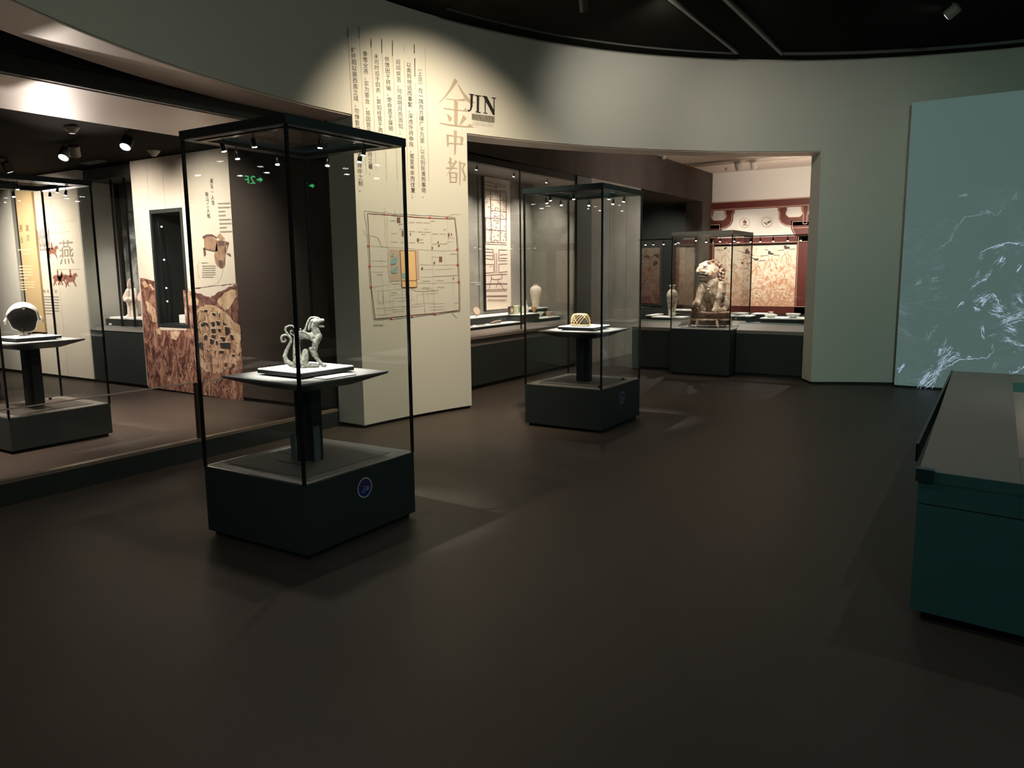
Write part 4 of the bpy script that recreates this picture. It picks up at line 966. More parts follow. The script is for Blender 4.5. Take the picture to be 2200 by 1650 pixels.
riser2(-3.07, -2.0, 11.88, 12.35, .775, .855, 'wide white-topped riser carrying the lidded dish and bowl')
riser2(-3.30, -3.10, 12.25, 12.5, .775, .90, 'white-topped riser behind the narrow white block')
v1 = (-4.53, 12.02, .835)
VP = ramp_mat('painted_vase', [(.40, (.22, .15, .11)), (.48, (.62, .53, .43)), (.64, (.76, .70, .60))], 11, 8, .4, .8)
vessel('painted_vase', 'tall painted vase with flower pattern left of the lion showcase', 'vase', [(.055, 0), (.058, .01), (.055, .06), (.068, .16), (.088, .28), (.092, .33), (.082, .39), (.05, .435), (.038, .447), (.038, .475), (.05, .485), (.05, .515), (.042, .517)], v1, VP)
for z_ in (.30, .43): pass
v2 = (-2.95, 12.05, .855)
def lid(t):
    MB().lathe([(.085, .04), (.088, .045), (.05, .058), (.03, .060), (.022, .068), (.036, .085), (.034, .088), (.0, .086)][:-1], v2, 28).build('lid', CWh, t, smooth=True)
vessel('lidded_dish', 'white lidded dish left of the shallow white bowl', 'dish', [(.05, 0), (.06, .01), (.09, .03), (.10, .04), (.095, .043)], v2, CWh, extra=lid)
v3 = (-2.62, 12.05, .855)
vessel('shallow_bowl', 'shallow white bowl near the doorway jamb, right of the lidded dish', 'bowl', [(.04, 0), (.045, .006), (.08, .035), (.108, .062), (.106, .068), (.08, .045), (.03, .015)], v3, CWh)
v4 = (-3.52, 12.42, .775)
riser2(-3.85, -3.36, 12.28, 12.62, .775, .86, 'white-topped riser seen through the back of the lion showcase')
v4 = (-3.55, 12.45, .86)
vessel('wide_plate', 'wide white plate seen through the lion showcase beside its pedestal', 'plate', [(.05, 0), (.06, .008), (.11, .025), (.13, .034), (.128, .038), (.06, .014)], v4, CWh)
spot((-4.55, 11.9, 2.0), (-4.53, 12.1, .8), 40, 70, .6, NEUT, .02)
spot((-2.8, 11.9, 2.0), (-2.8, 12.1, .8), 45, 80, .6, NEUT, .02); spot((-3.4, 12.4, 2.3), (-3.5, 12.4, .8), 30, 80, .6, NEUT, .02)

# ---- mural wall at y = 18.3
mw = struct('wall_mural_hall', box(HX, 3.2, 18.3, 18.4, 0, 3.84), 'offw')
mdk = struct('wall_mural_hall_dark', box(-9.0, HX, 18.3, 18.4, 0, 3.2), 'green')  # unlit stretch of the mural wall, dimness put into a darker colour
P2 = 2.2
def beams():
    t = MB().box(HX, 3.1, 18.24, 18.3, 2.97, 3.16)
    return t.build('red_beam', 'red', mw)
beams()
box(HX, 3.1, 18.24, 18.3, .56, .74).build('red_beam', 'red', mw)
box(HX, 3.1, 18.24, 18.3, 2.17, 2.32).build('red_beam', 'red', mw)
for zz in (2.985, 3.145, .728, 2.185): box(HX, 3.1, 18.234, 18.24, zz, zz + .012).build('pale_line', 'redline', mw)
def bracket(cx):
    """dougong silhouette: post cap, arms curving up to the beam, small blocks"""
    t = MB(); y0, y1 = 18.245, 18.298
    def ext(pts):
        n = len(t.v); k = len(pts); t.v += [(cx + x, y0, z) for x, z in pts] + [(cx + x, y1, z) for x, z in pts]
        for tr in tessellate_polygon([[Vector((a, b_, 0)) for a, b_ in pts]]): t.f.append(tuple(n + i for i in tr))
        for i in range(k): t.f.append((n + i, n + (i + 1) % k, n + k + (i + 1) % k, n + k + i))
    ext([(-.30, 2.50), (-.20, 2.32), (.20, 2.32), (.30, 2.50), (.30, 2.66), (-.30, 2.66)])
    arm = [(-.30, 2.55), (-.42, 2.57), (-.52, 2.63), (-.57, 2.72), (-.57, 2.86), (-.60, 2.90), (-.60, 2.97), (-.41, 2.97), (-.41, 2.90), (-.43, 2.86), (-.43, 2.80), (-.36, 2.74), (-.12, 2.74), (-.06, 2.80), (-.09, 2.88), (-.10, 2.97)]
    full = arm + [(-x, z) for x, z in reversed(arm)]
    ext(full)
    o = t.build('bracket', 'red', mw)
    l = MB()
    def ls(pts, cl=True):
        pts = [Vector((cx + x, 18.242, z)) for x, z in pts]
        if cl: pts.append(pts[0])
        for a, b_ in zip(pts[:-1], pts[1:]):
            d = (b_ - a).normalized(); nn = Vector((-d.z, 0, d.x)) * .006
            n = len(l.v); l.v += [tuple(a + nn), tuple(b_ + nn), tuple(b_ - nn), tuple(a - nn)]; l.f.append((n, n + 1, n + 2, n + 3))
    ls([(-.27, 2.50), (-.19, 2.34), (.19, 2.34), (.27, 2.50), (.27, 2.64), (-.27, 2.64)]); ls([(-.27, 2.50), (.27, 2.50)], False)
    ls([(x * .97, z) for x, z in arm], False); ls([(-x * .97, z) for x, z in arm], False)
    ls([(-.06, 2.97), (-.06, 2.88), (-.04, 2.80), (-.04, 2.58), (.04, 2.58), (.04, 2.80), (.06, 2.88), (.06, 2.97)], False)
    l.build('pale_line', 'redline', o)
for k in range(5):
    cx = -3.80 + (k - 1) * P2
    bracket(cx)
    box(cx - .15, cx + .15, 18.24, 18.3, .56, 2.97 if 0 else 2.33).build('red_post', 'red', mw)
    for s in (-.13, .12): box(cx + s, cx + s + .012, 18.232, 18.24, .75, 2.30).build('pale_line', 'redline', mw)
    if k < 4:
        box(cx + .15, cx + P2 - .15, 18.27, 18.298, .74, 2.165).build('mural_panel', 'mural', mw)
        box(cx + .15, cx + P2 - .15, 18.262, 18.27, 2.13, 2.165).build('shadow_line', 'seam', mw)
SM = on_y(18.262)
T = lambda p: crop(p, 5.5, 1520, 420)
hats = [[(455, 630), (480, 628), (485, 655), (505, 668), (498, 685), (440, 682)], [(715, 655), (745, 655), (750, 675), (782, 680), (778, 700), (715, 695)], [(898, 590), (935, 590), (940, 605), (972, 602), (970, 628), (910, 632)], [(530, 735), (570, 745), (605, 742), (600, 765), (560, 768)], [(190, 630), (210, 608), (235, 610), (225, 628), (200, 642)], [(398, 785), (425, 785), (425, 808), (398, 806)]]
polys(SM, [T(h) for h in hats], 'painted_hats', 'hink', mw)
strokes(SM, [T(l) for l in ([(350, 650), (445, 680), (550, 712)], [(625, 715), (710, 708)], [(780, 705), (850, 704)], [(830, 652), (905, 640)], [(970, 635), (1035, 630)], [(250, 820), (350, 825)], [(460, 805), (520, 790)], [(610, 772), (690, 765)], [(110, 640), (185, 650)], [(240, 650), (265, 672)], [(490, 720), (540, 745)], [(670, 640), (720, 640)], [(430, 860), (480, 865), (500, 900)])], .9, 'painted_rods', 'hink', mw)
fig = []
for (x, y, s) in ((740, 720, 60), (470, 700, 50), (930, 660, 50), (570, 790, 50), (210, 680, 40)):
    fig.append([(x - s * .4, y), (x - s * .2, y + s * .6), (x - s * .9, y + s * 1.2), (x - s * 1.2, y + s * 2.6)]); fig.append([(x + s * .4, y), (x + s * .2, y + s * .6), (x + s * .9, y + s * 1.1), (x + s * 1.3, y + s * 2.4)])
    fig.append([(x - s * .2, y + s * .6), (x, y + s * 1.6), (x + s * .1, y + s * 3)])
strokes(SM, [T(f) for f in fig], .8, 'painted_robes', mat('painted_brown_line', (.42, .22, .14), .8), mw)
SWM = on_y(18.29)
for cx, cy in ((438, 322), (700, 315)):
    strokes(SWM, [T([(cx + 61 * math.cos(t * .2618), cy + 57 * math.sin(t * .2618)) for t in range(25)])], .9, 'printed_roundel', mat('roundel_red', (.42, .27, .21), .8), mw)
strokes(SWM, [T(l) for l in ([(415, 355), (430, 345), (470, 350)], [(425, 330), (420, 310), (435, 290), (455, 300), (450, 330)], [(430, 315), (460, 318)], [(440, 340), (440, 300)])], 2.0, 'printed_emblem', mat('emblem_red', (.30, .16, .13), .8), mw)
polys(SWM, [T([(665, 310), (690, 325), (705, 335), (700, 345), (672, 328)]), T([(700, 318), (735, 298), (755, 305), (730, 322), (715, 332)]), T([(690, 332), (705, 335), (700, 352)])], 'printed_emblem', 'hink', mw)
# bays continuing behind the recess, their dim light put into greyer, darker colours
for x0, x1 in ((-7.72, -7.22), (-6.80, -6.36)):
    box(x0 - .06, x1 + .06, 18.27, 18.298, .70, 2.30).build('dimmed_frame', mat('dimmed_frame', (.10, .09, .08), .6), mdk)
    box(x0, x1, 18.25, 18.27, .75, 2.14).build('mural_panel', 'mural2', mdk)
SD = on_y(18.245)
U = lambda p: crop(p, 7.5, 1370, 500)
polys(SD, [U([(105, 380), (150, 360), (190, 380), (180, 410), (150, 385), (105, 410)]), U([(190, 410), (240, 380), (275, 345), (330, 340), (350, 370), (330, 405), (300, 395), (270, 370), (215, 410)]), U([(240, 500), (270, 460), (310, 455), (330, 490), (300, 525), (250, 530)]), U([(765, 400), (790, 380), (830, 385), (832, 415), (815, 400), (780, 402)]), U([(825, 470), (835, 465), (862, 505), (850, 508)])], 'painted_hair', mat('mural_dark', (.13, .08, .06), .8), mdk)
polys(SD, [U([(150, 570), (210, 540), (225, 600), (185, 632), (165, 610)]), U([(740, 530), (880, 515), (880, 560), (820, 570), (760, 555)])], 'painted_red', mat('mural_rust', (.36, .14, .09), .8), mdk)

M['mane'] = ramp_mat('darker_carved_curls', [(.38, (.06, .03, .022)), (.5, (.22, .13, .09)), (.64, (.46, .34, .26))], 22, 8, .5, .3, bump=.6)
# ---- carved lion on pedestal
LO = Vector((-3.78, 11.72, .712)); lk = 1 / 905.
LX = R0.copy(); LYv = Vector((-R0.y, R0.x, 0))      # lion faces the viewer, turned a little
tw = R(-14); LX = Vector((math.cos(R(32.5) + tw), math.sin(R(32.5) + tw), 0)); LF = Vector((LX.y, -LX.x, 0))
def LP(cx, cy, f=0): return tuple(LO + LX * ((cx - 590) * lk) + Vector((0, 0, (1452 - cy) * lk)) + LF * (f * lk))
def lc(pts):
    return [(LP(*a[:3]), LP(*b_[:3]), a[3] * lk, b_[3] * lk) for a, b_ in zip(pts[:-1], pts[1:])]
lt = thing('carved_lion', 'carved wooden seated lion with curly mane and one paw on a ball', 'statue', tuple(LO + Vector((0, 0, .25))))
lb = lc([(600, 850, 0, 120), (590, 980, 20, 110), (600, 1100, 0, 105), (610, 1180, -60, 110)]) + lc([(450, 880, 30, 70), (440, 960, 60, 62), (425, 1030, 90, 50), (400, 1110, 120, 48)]) + lc([(710, 880, 20, 78), (715, 970, 50, 70), (690, 1060, 80, 52), (665, 1150, 100, 46), (660, 1205, 110, 52)])
lb += lc([(620, 1210, 150, 26), (612, 1230, 165, 20)]) + lc([(655, 1212, 155, 26), (650, 1232, 168, 20)]) + lc([(690, 1210, 150, 26), (690, 1230, 160, 20)]) + lc([(720, 1200, 130, 26), (728, 1225, 140, 20)])
lb += lc([(355, 1110, 170, 22), (345, 1135, 180, 16)]) + lc([(390, 1105, 180, 24), (385, 1150, 190, 16)]) + lc([(425, 1110, 175, 22), (428, 1140, 185, 16)])
lb += lc([(790, 1080, -10, 62), (790, 1150, 20, 68), (770, 1205, 70, 40)]) + lc([(745, 1205, 110, 28), (775, 1222, 120, 22)]) + lc([(470, 1080, -30, 60), (475, 1170, 0, 62), (490, 1210, 50, 34)])
blob('body', lb, .0075, 'lion', lt, 4)
hd_ = lc([(560, 720, 0, 130), (590, 660, -20, 120)]) + lc([(480, 620, 40, 62), (420, 650, 90, 40), (395, 680, 110, 26)]) + lc([(440, 600, 40, 34), (520, 570, 30, 40), (600, 560, 0, 36)]) + lc([(450, 775, 80, 34), (520, 770, 70, 42), (600, 750, 60, 40)]) + lc([(430, 800, 70, 16), (500, 790, 84, 18), (560, 800, 70, 24)])
hd_ += lc([(385, 695, 110, 16), (440, 675, 110, 18), (510, 680, 96, 18)]) + lc([(480, 605, 90, 24), (500, 600, 96, 22)])
blob('head', hd_, .0065, 'lion', lt, 3)
mn = []
random.seed(5)
for i in range(64):
    a = random.uniform(-.5, 2.0); r = random.uniform(95, 165)
    x = 590 + r * math.cos(a) ; y = 690 - 130 * math.sin(a) * r / 150 + random.uniform(-20, 20); f = random.uniform(-110, 60)
    mn += lc([(x, y, f, 24), (x + random.uniform(-12, 12), y + 16, f, 16)])
for (x, y) in ((620, 770), (660, 790), (700, 780), (735, 750), (600, 810), (560, 830), (520, 835), (690, 730), (650, 690), (700, 680), (620, 620), (640, 570), (560, 560)): mn += lc([(x, y, 50, 26), (x + 8, y + 14, 60, 18)])
blob('mane', mn, .0055, M['mane'], lt, 1)
MB().tube([LP(395, 712, 118), LP(440, 716, 122), LP(500, 728, 118), (LP(560, 728, 100))], .02, 10, [.010, .026, .028, .012]).build('mouth_hollow', 'seam', lt, smooth=True)
MB().tube([LP(405, 738, 124), LP(450, 752, 136), LP(520, 758, 128)], .01, 8, [.008, .013, .008]).build('tongue', 'wood', lt, smooth=True)
MB().lathe([(.002, -.012), (.012, 0), (.002, .012)], LP(490, 600, 112), 12).build('eye', 'white', lt, smooth=True)
ball = lc([(385, 1180, 130, 68), (385, 1180.5, 130, 68)])
for i in range(26):
    t_ = i * 2.4; zz = 1 - 2 * (i + .5) / 26; rr = math.sqrt(1 - zz * zz)
    ball += lc([(385 + 62 * rr * math.cos(t_), 1180 + 62 * zz, 130 + 62 * rr * math.sin(t_), 16), (385 + 66 * rr * math.cos(t_), 1181 + 62 * zz, 130 + 66 * rr * math.sin(t_), 12)])
blob('ball', ball, .006, 'wood', lt, 1)
sb = lc([(560, 905, 95, 14), (545, 930, 112, 22)]) + lc([(480, 850, 90, 10), (560, 900, 112, 12), (650, 850, 95, 10)]); blob('bell_collar', sb, .005, 'lion', lt, 1)
pd = thing('lion_pedestal', 'dark carved oval pedestal with scrolled feet under the lion', 'pedestal', tuple(LO))
def oval(cx, cy, rx, ry, zs, nm, mt_, wav=0):
    rings = []
    for (k, z) in zs:
        rings.append([tuple(LO + LX * ((cx - 590) * lk + rx * lk * k * math.cos(a) * (1 + wav * math.sin(9 * a))) + LF * (40 * lk + ry * lk * k * math.sin(a) * (1 + wav * math.sin(9 * a))) + Vector((0, 0, (1452 - z) * lk))) for a in [2 * math.pi * i / 48 for i in range(48)]])
    MB().loft(rings).build(nm, mt_, pd, smooth=True)
oval(590, 0, 275, 200, [(.96, 1335), (1, 1325), (.97, 1270), (.99, 1250), (.93, 1240)], 'drum', 'wood')
oval(590, 0, 285, 208, [(.98, 1362), (1.0, 1350), (1.0, 1338), (.97, 1332)], 'moulding', 'lion', .01)
oval(590, 0, 262, 190, [(.95, 1420), (1.0, 1365)], 'lower_drum', 'wood', .05)
rk = lc([(430, 1240, 120, 18), (500, 1252, 190, 16), (560, 1275, 215, 14), (640, 1262, 205, 18), (740, 1250, 170, 16), (840, 1245, 90, 14)])
blob('draped_edge', rk, .007, 'lion', pd, 2)
for a in range(6):
    an = R(60 * a + 12); px_ = 590 + 268 * math.cos(an); pf = 40 + 195 * math.sin(an)
    blob('scroll_foot', lc([(px_, 1375, pf, 28), (px_ + 14 * math.cos(an), 1420, pf + 14 * math.sin(an), 20), (px_ + 34 * math.cos(an), 1438, pf + 34 * math.sin(an), 14)]), .006, 'lion', pd, 2)

# ================================================================== SCREEN, DISPLAY TABLE
scn = thing('projection_screen', 'large freestanding screen showing blue-white rock veins on green-grey', 'screen', (.9, 11.33, 0))
box(-1.12, 3.4, 11.36, 11.44, .03, 3.68).build('panel', 'wall', scn)
box(-1.12, 3.4, 11.352, 11.36, .03, 3.68).build('lit_face', 'screen', scn)
box(-1.08, 3.36, 11.37, 11.43, 0, .03).build('foot', 'black', scn)
SV = on_y(11.350)
W2 = lambda p: crop(p, 3.4375, 1800, 380)
bright = [[(440, 1445), (488, 1375)], [(690, 1555), (745, 1430), (830, 1390), (900, 1345), (1000, 1335), (1110, 1330), (1150, 1290), (1165, 1245)], [(1200, 1225), (1245, 1212), (1310, 1232), (1375, 1255)], [(745, 1320), (760, 1270), (800, 1262)], [(985, 820), (1040, 785), (1110, 745), (1140, 700)], [(1185, 645), (1225, 595)], [(1060, 570), (1130, 535), (1220, 505), (1280, 490), (1340, 502), (1375, 490)], [(1140, 850), (1205, 945)], [(1140, 855), (1060, 960)], [(1000, 965), (1050, 985)], [(1215, 1085), (1290, 1040)], [(1250, 1460), (1330, 1430), (1400, 1380)], [(890, 960), (930, 920)], [(600, 1550), (640, 1480), (680, 1440)], [(1065, 1105), (1075, 1190)], [(1330, 890), (1360, 930)], [(1320, 700), (1355, 650)]]
def strands(paths, n, spread, wd, seed):
    """each vein is a bundle of fine broken strands of uneven width"""
    rn = random.Random(seed); out = []
    for p in paths:
        for k in range(n):
            ox, oy = rn.gauss(0, spread), rn.gauss(0, spread); q = []
            for (x0, y0), (x1, y1) in zip(p[:-1], p[1:]):
                m_ = max(2, int(math.hypot(x1 - x0, y1 - y0) / 9))
                for i in range(m_): q.append((x0 + (x1 - x0) * i / m_ + ox + rn.gauss(0, 2.6), y0 + (y1 - y0) * i / m_ + oy + rn.gauss(0, 2.6)))
            q.append((p[-1][0] + ox, p[-1][1] + oy))
            a = 0 if k == 0 else rn.randint(0, max(0, len(q) - 3)); b_ = len(q) if k == 0 else min(len(q), a + rn.randint(2, 7))
            q = q[a:b_]
            if len(q) < 2: continue
            w0 = wd * rn.uniform(.35, 1.0); L_, R_ = [], []
            for i, (x, y) in enumerate(q):
                x2, y2 = q[min(i + 1, len(q) - 1)]; x1, y1 = q[max(i - 1, 0)]; d = math.hypot(x2 - x1, y2 - y1) + 1e-6
                w_ = w0 * (math.sin(math.pi * (i + .3) / (len(q) - .4)) + .12) * rn.uniform(.5, 1.4)
                L_.append((x - (y2 - y1) / d * w_, y + (x2 - x1) / d * w_)); R_.append((x + (y2 - y1) / d * w_, y - (x2 - x1) / d * w_))
            out.append((L_, R_))
    return out
def vein_mesh(sts, nm, mt_):
    mb = MB()
    for L_, R_ in sts:
        n = len(mb.v)
        for a, b_ in zip(L_, R_): mb.v.append(SV(*W2([a])[0])); mb.v.append(SV(*W2([b_])[0]))
        for i in range(len(L_) - 1): mb.f.append((n + 2 * i, n + 2 * i + 1, n + 2 * i + 3, n + 2 * i + 2))
    mb.build(nm, mt_, scn, kind='stuff')
extra = [[(600, 1550), (660, 1470), (720, 1440)], [(640, 1540), (700, 1500), (740, 1440)], [(740, 1430), (790, 1330), (850, 1270)], [(760, 1400), (840, 1340), (900, 1320)], [(1130, 1000), (1200, 1020), (1280, 1040), (1360, 1010)], [(1210, 1085), (1300, 1050), (1370, 1030)], [(1160, 950), (1210, 980)], [(1250, 1110), (1300, 1130)], [(1010, 930), (1060, 900), (1130, 870)]]
vein_mesh(strands(bright, 9, 7, 3.2, 1) + strands(extra, 26, 13, 2.2, 2), 'bright_veins', 'vein')
soft = [[(680, 555), (760, 515), (830, 460), (880, 360), (940, 285), (1050, 270), (1120, 245), (1170, 280), (1200, 250), (1220, 190), (1280, 160)], [(1100, 245), (1125, 275)], [(560, 805), (620, 760)], [(690, 765), (740, 750)], [(650, 1220), (690, 1140), (730, 1100)], [(900, 150), (960, 120)], [(1050, 605), (1080, 560)], [(1010, 740), (1045, 690)], [(1120, 1180), (1165, 1160)], [(1150, 1420), (1175, 1380)], [(780, 1250), (800, 1200)], [(1330, 120), (1300, 170)]]
vein_mesh(strands(soft, 8, 8, 2.6, 3) + strands(extra + bright[2:6], 18, 24, 2.4, 4), 'soft_veins', 'vein2')

dt = thing('display_table', 'large dark teal display table with sunken well at the right', 'table', (.6, 5.6, 0))
def quadbox(pts, z0, z1): return MB().loft([[(x, y, z0) for x, y in pts], [(x, y, z1) for x, y in pts]])
quadbox([(-.25, 3.765), (1.7, 3.53), (1.7, 7.58), (-.30, 7.58)], .05, .55).build('body', 'teal', dt)
quadbox([(-.20, 3.81), (1.65, 3.58), (1.65, 7.53), (-.25, 7.53)], 0, .05).build('kick', 'black', dt)
TT = mat('table_top_grey_brown', (.17, .165, .145), .5, spec=.4)
for nm, q in (('left_rail', [(-.25, 3.765), (.13, 3.72), (.13, 7.58), (-.30, 7.58)]), ('front_rail', [(.131, 3.72), (1.7, 3.53), (1.7, 4.25), (.131, 4.25)]), ('back_rail', [(.131, 7.44), (1.7, 7.44), (1.7, 7.58), (.131, 7.58)]), ('right_rail', [(1.4, 4.251), (1.7, 4.251), (1.7, 7.439), (1.4, 7.439)])):
    quadbox(q, .555, .652).build(nm, 'teal', dt)
    quadbox(q, .652, .705).build(nm + '_top', TT, dt)
quadbox([(-.253, 3.762), (.13, 3.717), (.13, 3.720), (-.253, 3.765)], .655, .703).build('fascia', 'teal', dt)
quadbox([(.13, 3.717), (1.7, 3.527), (1.7, 3.53), (.13, 3.72)], .655, .703).build('fascia', 'teal', dt)
quadbox([(-.307, 4.3), (-.295, 4.3), (-.298, 7.585), (-.312, 7.585)], .62, .712).build('side_trim', 'seam', dt)
quadbox([(-.262, 3.755), (-.19, 3.745), (-.19, 3.79), (-.262, 3.80)], .655, .712).build('corner_cap', mat('dark_teal_cap', (.008, .035, .036), .3), dt)
box(.13, 1.4, 4.25, 7.44, .555, .575).build('well_floor', mat('well_floor', (.40, .34, .30), .6), dt)
spot((.9, 6.3, 3.9), (.7, 6.0, .6), 26, 34, .8, (1, .84, .72), .05)

# ================================================================== LETTERING ON THE PIER
tc = ['（上京）在一隅而方疆广于万里，以北则民清而事简，', '以南则地远而事繁，深虑外府申陈，或至半年而往复；', '闾阎疾苦，何由期月而周知；', '供馈困于转输，使命苦于驿顿，', '未可时巡于四表，莫如经营于两都。', '眷惟全燕，实为要会，将因宫庙而创官府之署，', '旷阡陌以展西南之域，勿惮暂时之艰，以就得中之制。']
cols = [((902, 141), (911, 427)), ((878, 133), (888, 427)), ((855, 127), (862, 290)), ((831, 121), (841, 295)), ((808, 115), (819, 310)), ((784, 109), (797, 377)), ((759, 101), (776, 414))]
for s, (a, b_) in zip(tc, cols):
    column(s, a, b_, 10.5, on_cyl, 'text_column', 'ink', wall, .12)
vl = [[(746.5, 47), (752, 150), (757, 250), (762, 367)], [(771, 57), (779, 210), (787, 375)], [(797, 84), (803, 225), (808, 367)], [(820, 84), (826, 250), (831, 388)], [(843, 87), (849, 250), (854, 388)], [(867, 96), (868, 114)], [(868, 130), (873, 260), (877, 391)], [(890, 95), (890.5, 115)], [(891, 125), (892, 165)], [(892.5, 178), (893, 192)], [(893, 200), (893.5, 224)], [(895, 240), (901, 404)], [(913, 101), (918, 260), (922, 391)]]
strokes(on_cyl, vl, .9, 'ruled_lines', 'taupe2', wall)
strokes(on_cyl, [[(x0, y0), (x0 + .5, y0 + h)] for x0, y0, h in ((771, 57, 26), (797, 84, 18), (820, 84, 30), (843, 87, 34), (890, 95, 20), (891, 125, 40), (746.6, 60, 20))], 1.6, 'ruled_lines', 'ink', wall)
J = lambda p: crop(p, 6.1133, 930, 150)
jin = [[(285, 108), (330, 150), (230, 290), (130, 400), (40, 460), (130, 380), (220, 250)], [(318, 175), (345, 200), (400, 290), (470, 370), (560, 440), (490, 440), (430, 390), (360, 270)], [(168, 372), (300, 392), (390, 385), (410, 372), (430, 410), (300, 405), (178, 385)], [(278, 395), (330, 420), (325, 725), (280, 722)],
       [(135, 497), (280, 518), (400, 530), (430, 500), (465, 550), (300, 535), (145, 515)], [(182, 572), (250, 625), (250, 660), (215, 685), (205, 640)], [(400, 590), (445, 640), (370, 725), (345, 725)], [(85, 690), (250, 718), (440, 740), (490, 710), (540, 762), (300, 745), (90, 708)]]
zhong = [[(178, 845), (210, 860), (210, 1000), (190, 1005)], [(360, 870), (405, 890), (390, 990), (365, 985)], [(185, 848), (380, 878), (400, 893), (370, 892), (200, 868)], [(200, 955), (390, 968), (385, 982), (200, 972)], [(275, 788), (318, 810), (300, 1115), (280, 1115)]]
du = [[(215, 1145), (248, 1165), (240, 1280), (222, 1280)], [(200, 1205), (265, 1222), (262, 1235), (200, 1220)], [(175, 1280), (320, 1285), (330, 1300), (180, 1298)], [(295, 1185), (320, 1205), (240, 1320), (165, 1405), (220, 1320)], [(215, 1345), (240, 1355), (240, 1480), (220, 1480)], [(295, 1345), (325, 1355), (315, 1480), (297, 1480)], [(220, 1340), (320, 1350), (315, 1365), (225, 1358)], [(235, 1405), (300, 1410), (300, 1420), (235, 1418)], [(235, 1465), (300, 1470), (300, 1485), (235, 1480)],
      [(345, 1195), (372, 1215), (362, 1500), (348, 1530)], [(355, 1215), (420, 1225), (435, 1235), (400, 1300), (425, 1370), (440, 1400), (430, 1460), (390, 1445), (410, 1420), (405, 1390), (375, 1310), (405, 1240), (360, 1230)]]
for g_ in (jin, zhong, du): polys(on_cyl, [J(p) for p in g_], 'large_character', 'taupe', wall)
S_IN = lambda x, y: on_cyl(x, y, .006)
S_IN2 = lambda x, y: on_cyl(x, y, .008)
jn = [[(475, 312), (545, 322), (545, 335), (475, 325)], [(495, 320), (528, 325), (522, 480), (505, 530), (480, 550), (458, 540), (460, 520), (482, 530), (493, 490)], [(555, 328), (635, 340), (635, 352), (555, 340)], [(578, 335), (610, 340), (605, 558), (576, 552)], [(560, 545), (628, 555), (628, 568), (560, 556)],
      [(683, 350), (697, 352), (693, 572), (681, 570)], [(662, 560), (718, 568), (718, 578), (662, 570)], [(650, 340), (712, 348), (712, 360), (650, 352)], [(660, 345), (712, 352), (805, 535), (808, 595), (790, 590)], [(797, 370), (811, 372), (811, 595), (799, 560)], [(770, 362), (830, 368), (830, 380), (770, 374)]]
polys(S_IN, [J(p) for p in jn], 'black_title', 'inkb', wall)
polys(S_IN, [J([(510, 572), (812, 612), (812, 690), (510, 652)])], 'title_bar', mat('title_bar', (.18, .17, .13), .8), wall)
A_ = {'D': [(.22, 0, .22, 1, .2), (.1, .97, .55, .97, .07), (.1, .03, .55, .03, .07), (.5, .97, .8, .8, .1), (.82, .85, .86, .15, .2), (.8, .2, .5, .03, .1)], 'Y': [(.12, 1, .5, .45, .17), (.88, 1, .5, .45, .07), (.5, .5, .5, 0, .2), (0, .97, .3, .97, .06), (.7, .97, 1, .97, .06), (.3, .03, .7, .03, .06)],
      'N': [(.15, 0, .15, 1, .07), (.12, 1, .85, 0, .2), (.87, 0, .87, 1, .07), (0, .97, .2, .97, .06), (.75, .97, 1, .97, .06), (0, .03, .3, .03, .06)], 'A': [(.1, 0, .5, 1, .07), (.5, 1, .88, 0, .2), (.25, .35, .72, .35, .06), (0, .03, .25, .03, .06), (.7, .03, 1, .03, .06)],
      'S': [(.8, .8, .5, .97, .08), (.5, .97, .22, .8, .14), (.22, .8, .3, .6, .14), (.3, .6, .72, .4, .2), (.72, .4, .8, .2, .14), (.8, .2, .5, .03, .12), (.5, .03, .2, .2, .08), (.2, .2, .2, .3, .06), (.8, .97, .8, .7, .06)], 'T': [(.5, 0, .5, 1, .2), (.05, .96, .95, .96, .08), (.07, .98, .07, .75, .06), (.93, .98, .93, .75, .06), (.3, .03, .7, .03, .06)],
      'Z': [(.1, .96, .88, .96, .08), (.85, .96, .15, .04, .2), (.1, .04, .92, .04, .08), (.12, .98, .12, .75, .06), (.9, .03, .9, .28, .06)], 'H': [(.2, 0, .2, 1, .2), (.8, 0, .8, 1, .2), (.2, .5, .8, .5, .06), (.05, .97, .35, .97, .06), (.65, .97, .95, .97, .06), (.05, .03, .35, .03, .06), (.65, .03, .95, .03, .06)],
      'O': [(.15, .7, .15, .3, .18), (.85, .7, .85, .3, .18), (.15, .7, .5, .98, .1), (.5, .98, .85, .7, .1), (.15, .3, .5, .02, .1), (.5, .02, .85, .3, .1)], 'G': [(.15, .7, .15, .3, .18), (.15, .7, .5, .98, .1), (.5, .98, .82, .8, .08), (.15, .3, .5, .02, .1), (.5, .02, .82, .15, .08), (.82, .15, .82, .42, .16), (.62, .44, .95, .44, .06), (.85, .98, .85, .7, .05)],
      'U': [(.2, 1, .2, .25, .2), (.8, 1, .8, .25, .07), (.2, .25, .5, .02, .12), (.5, .02, .8, .25, .08), (.05, .97, .35, .97, .06), (.65, .97, .95, .97, .06)]}
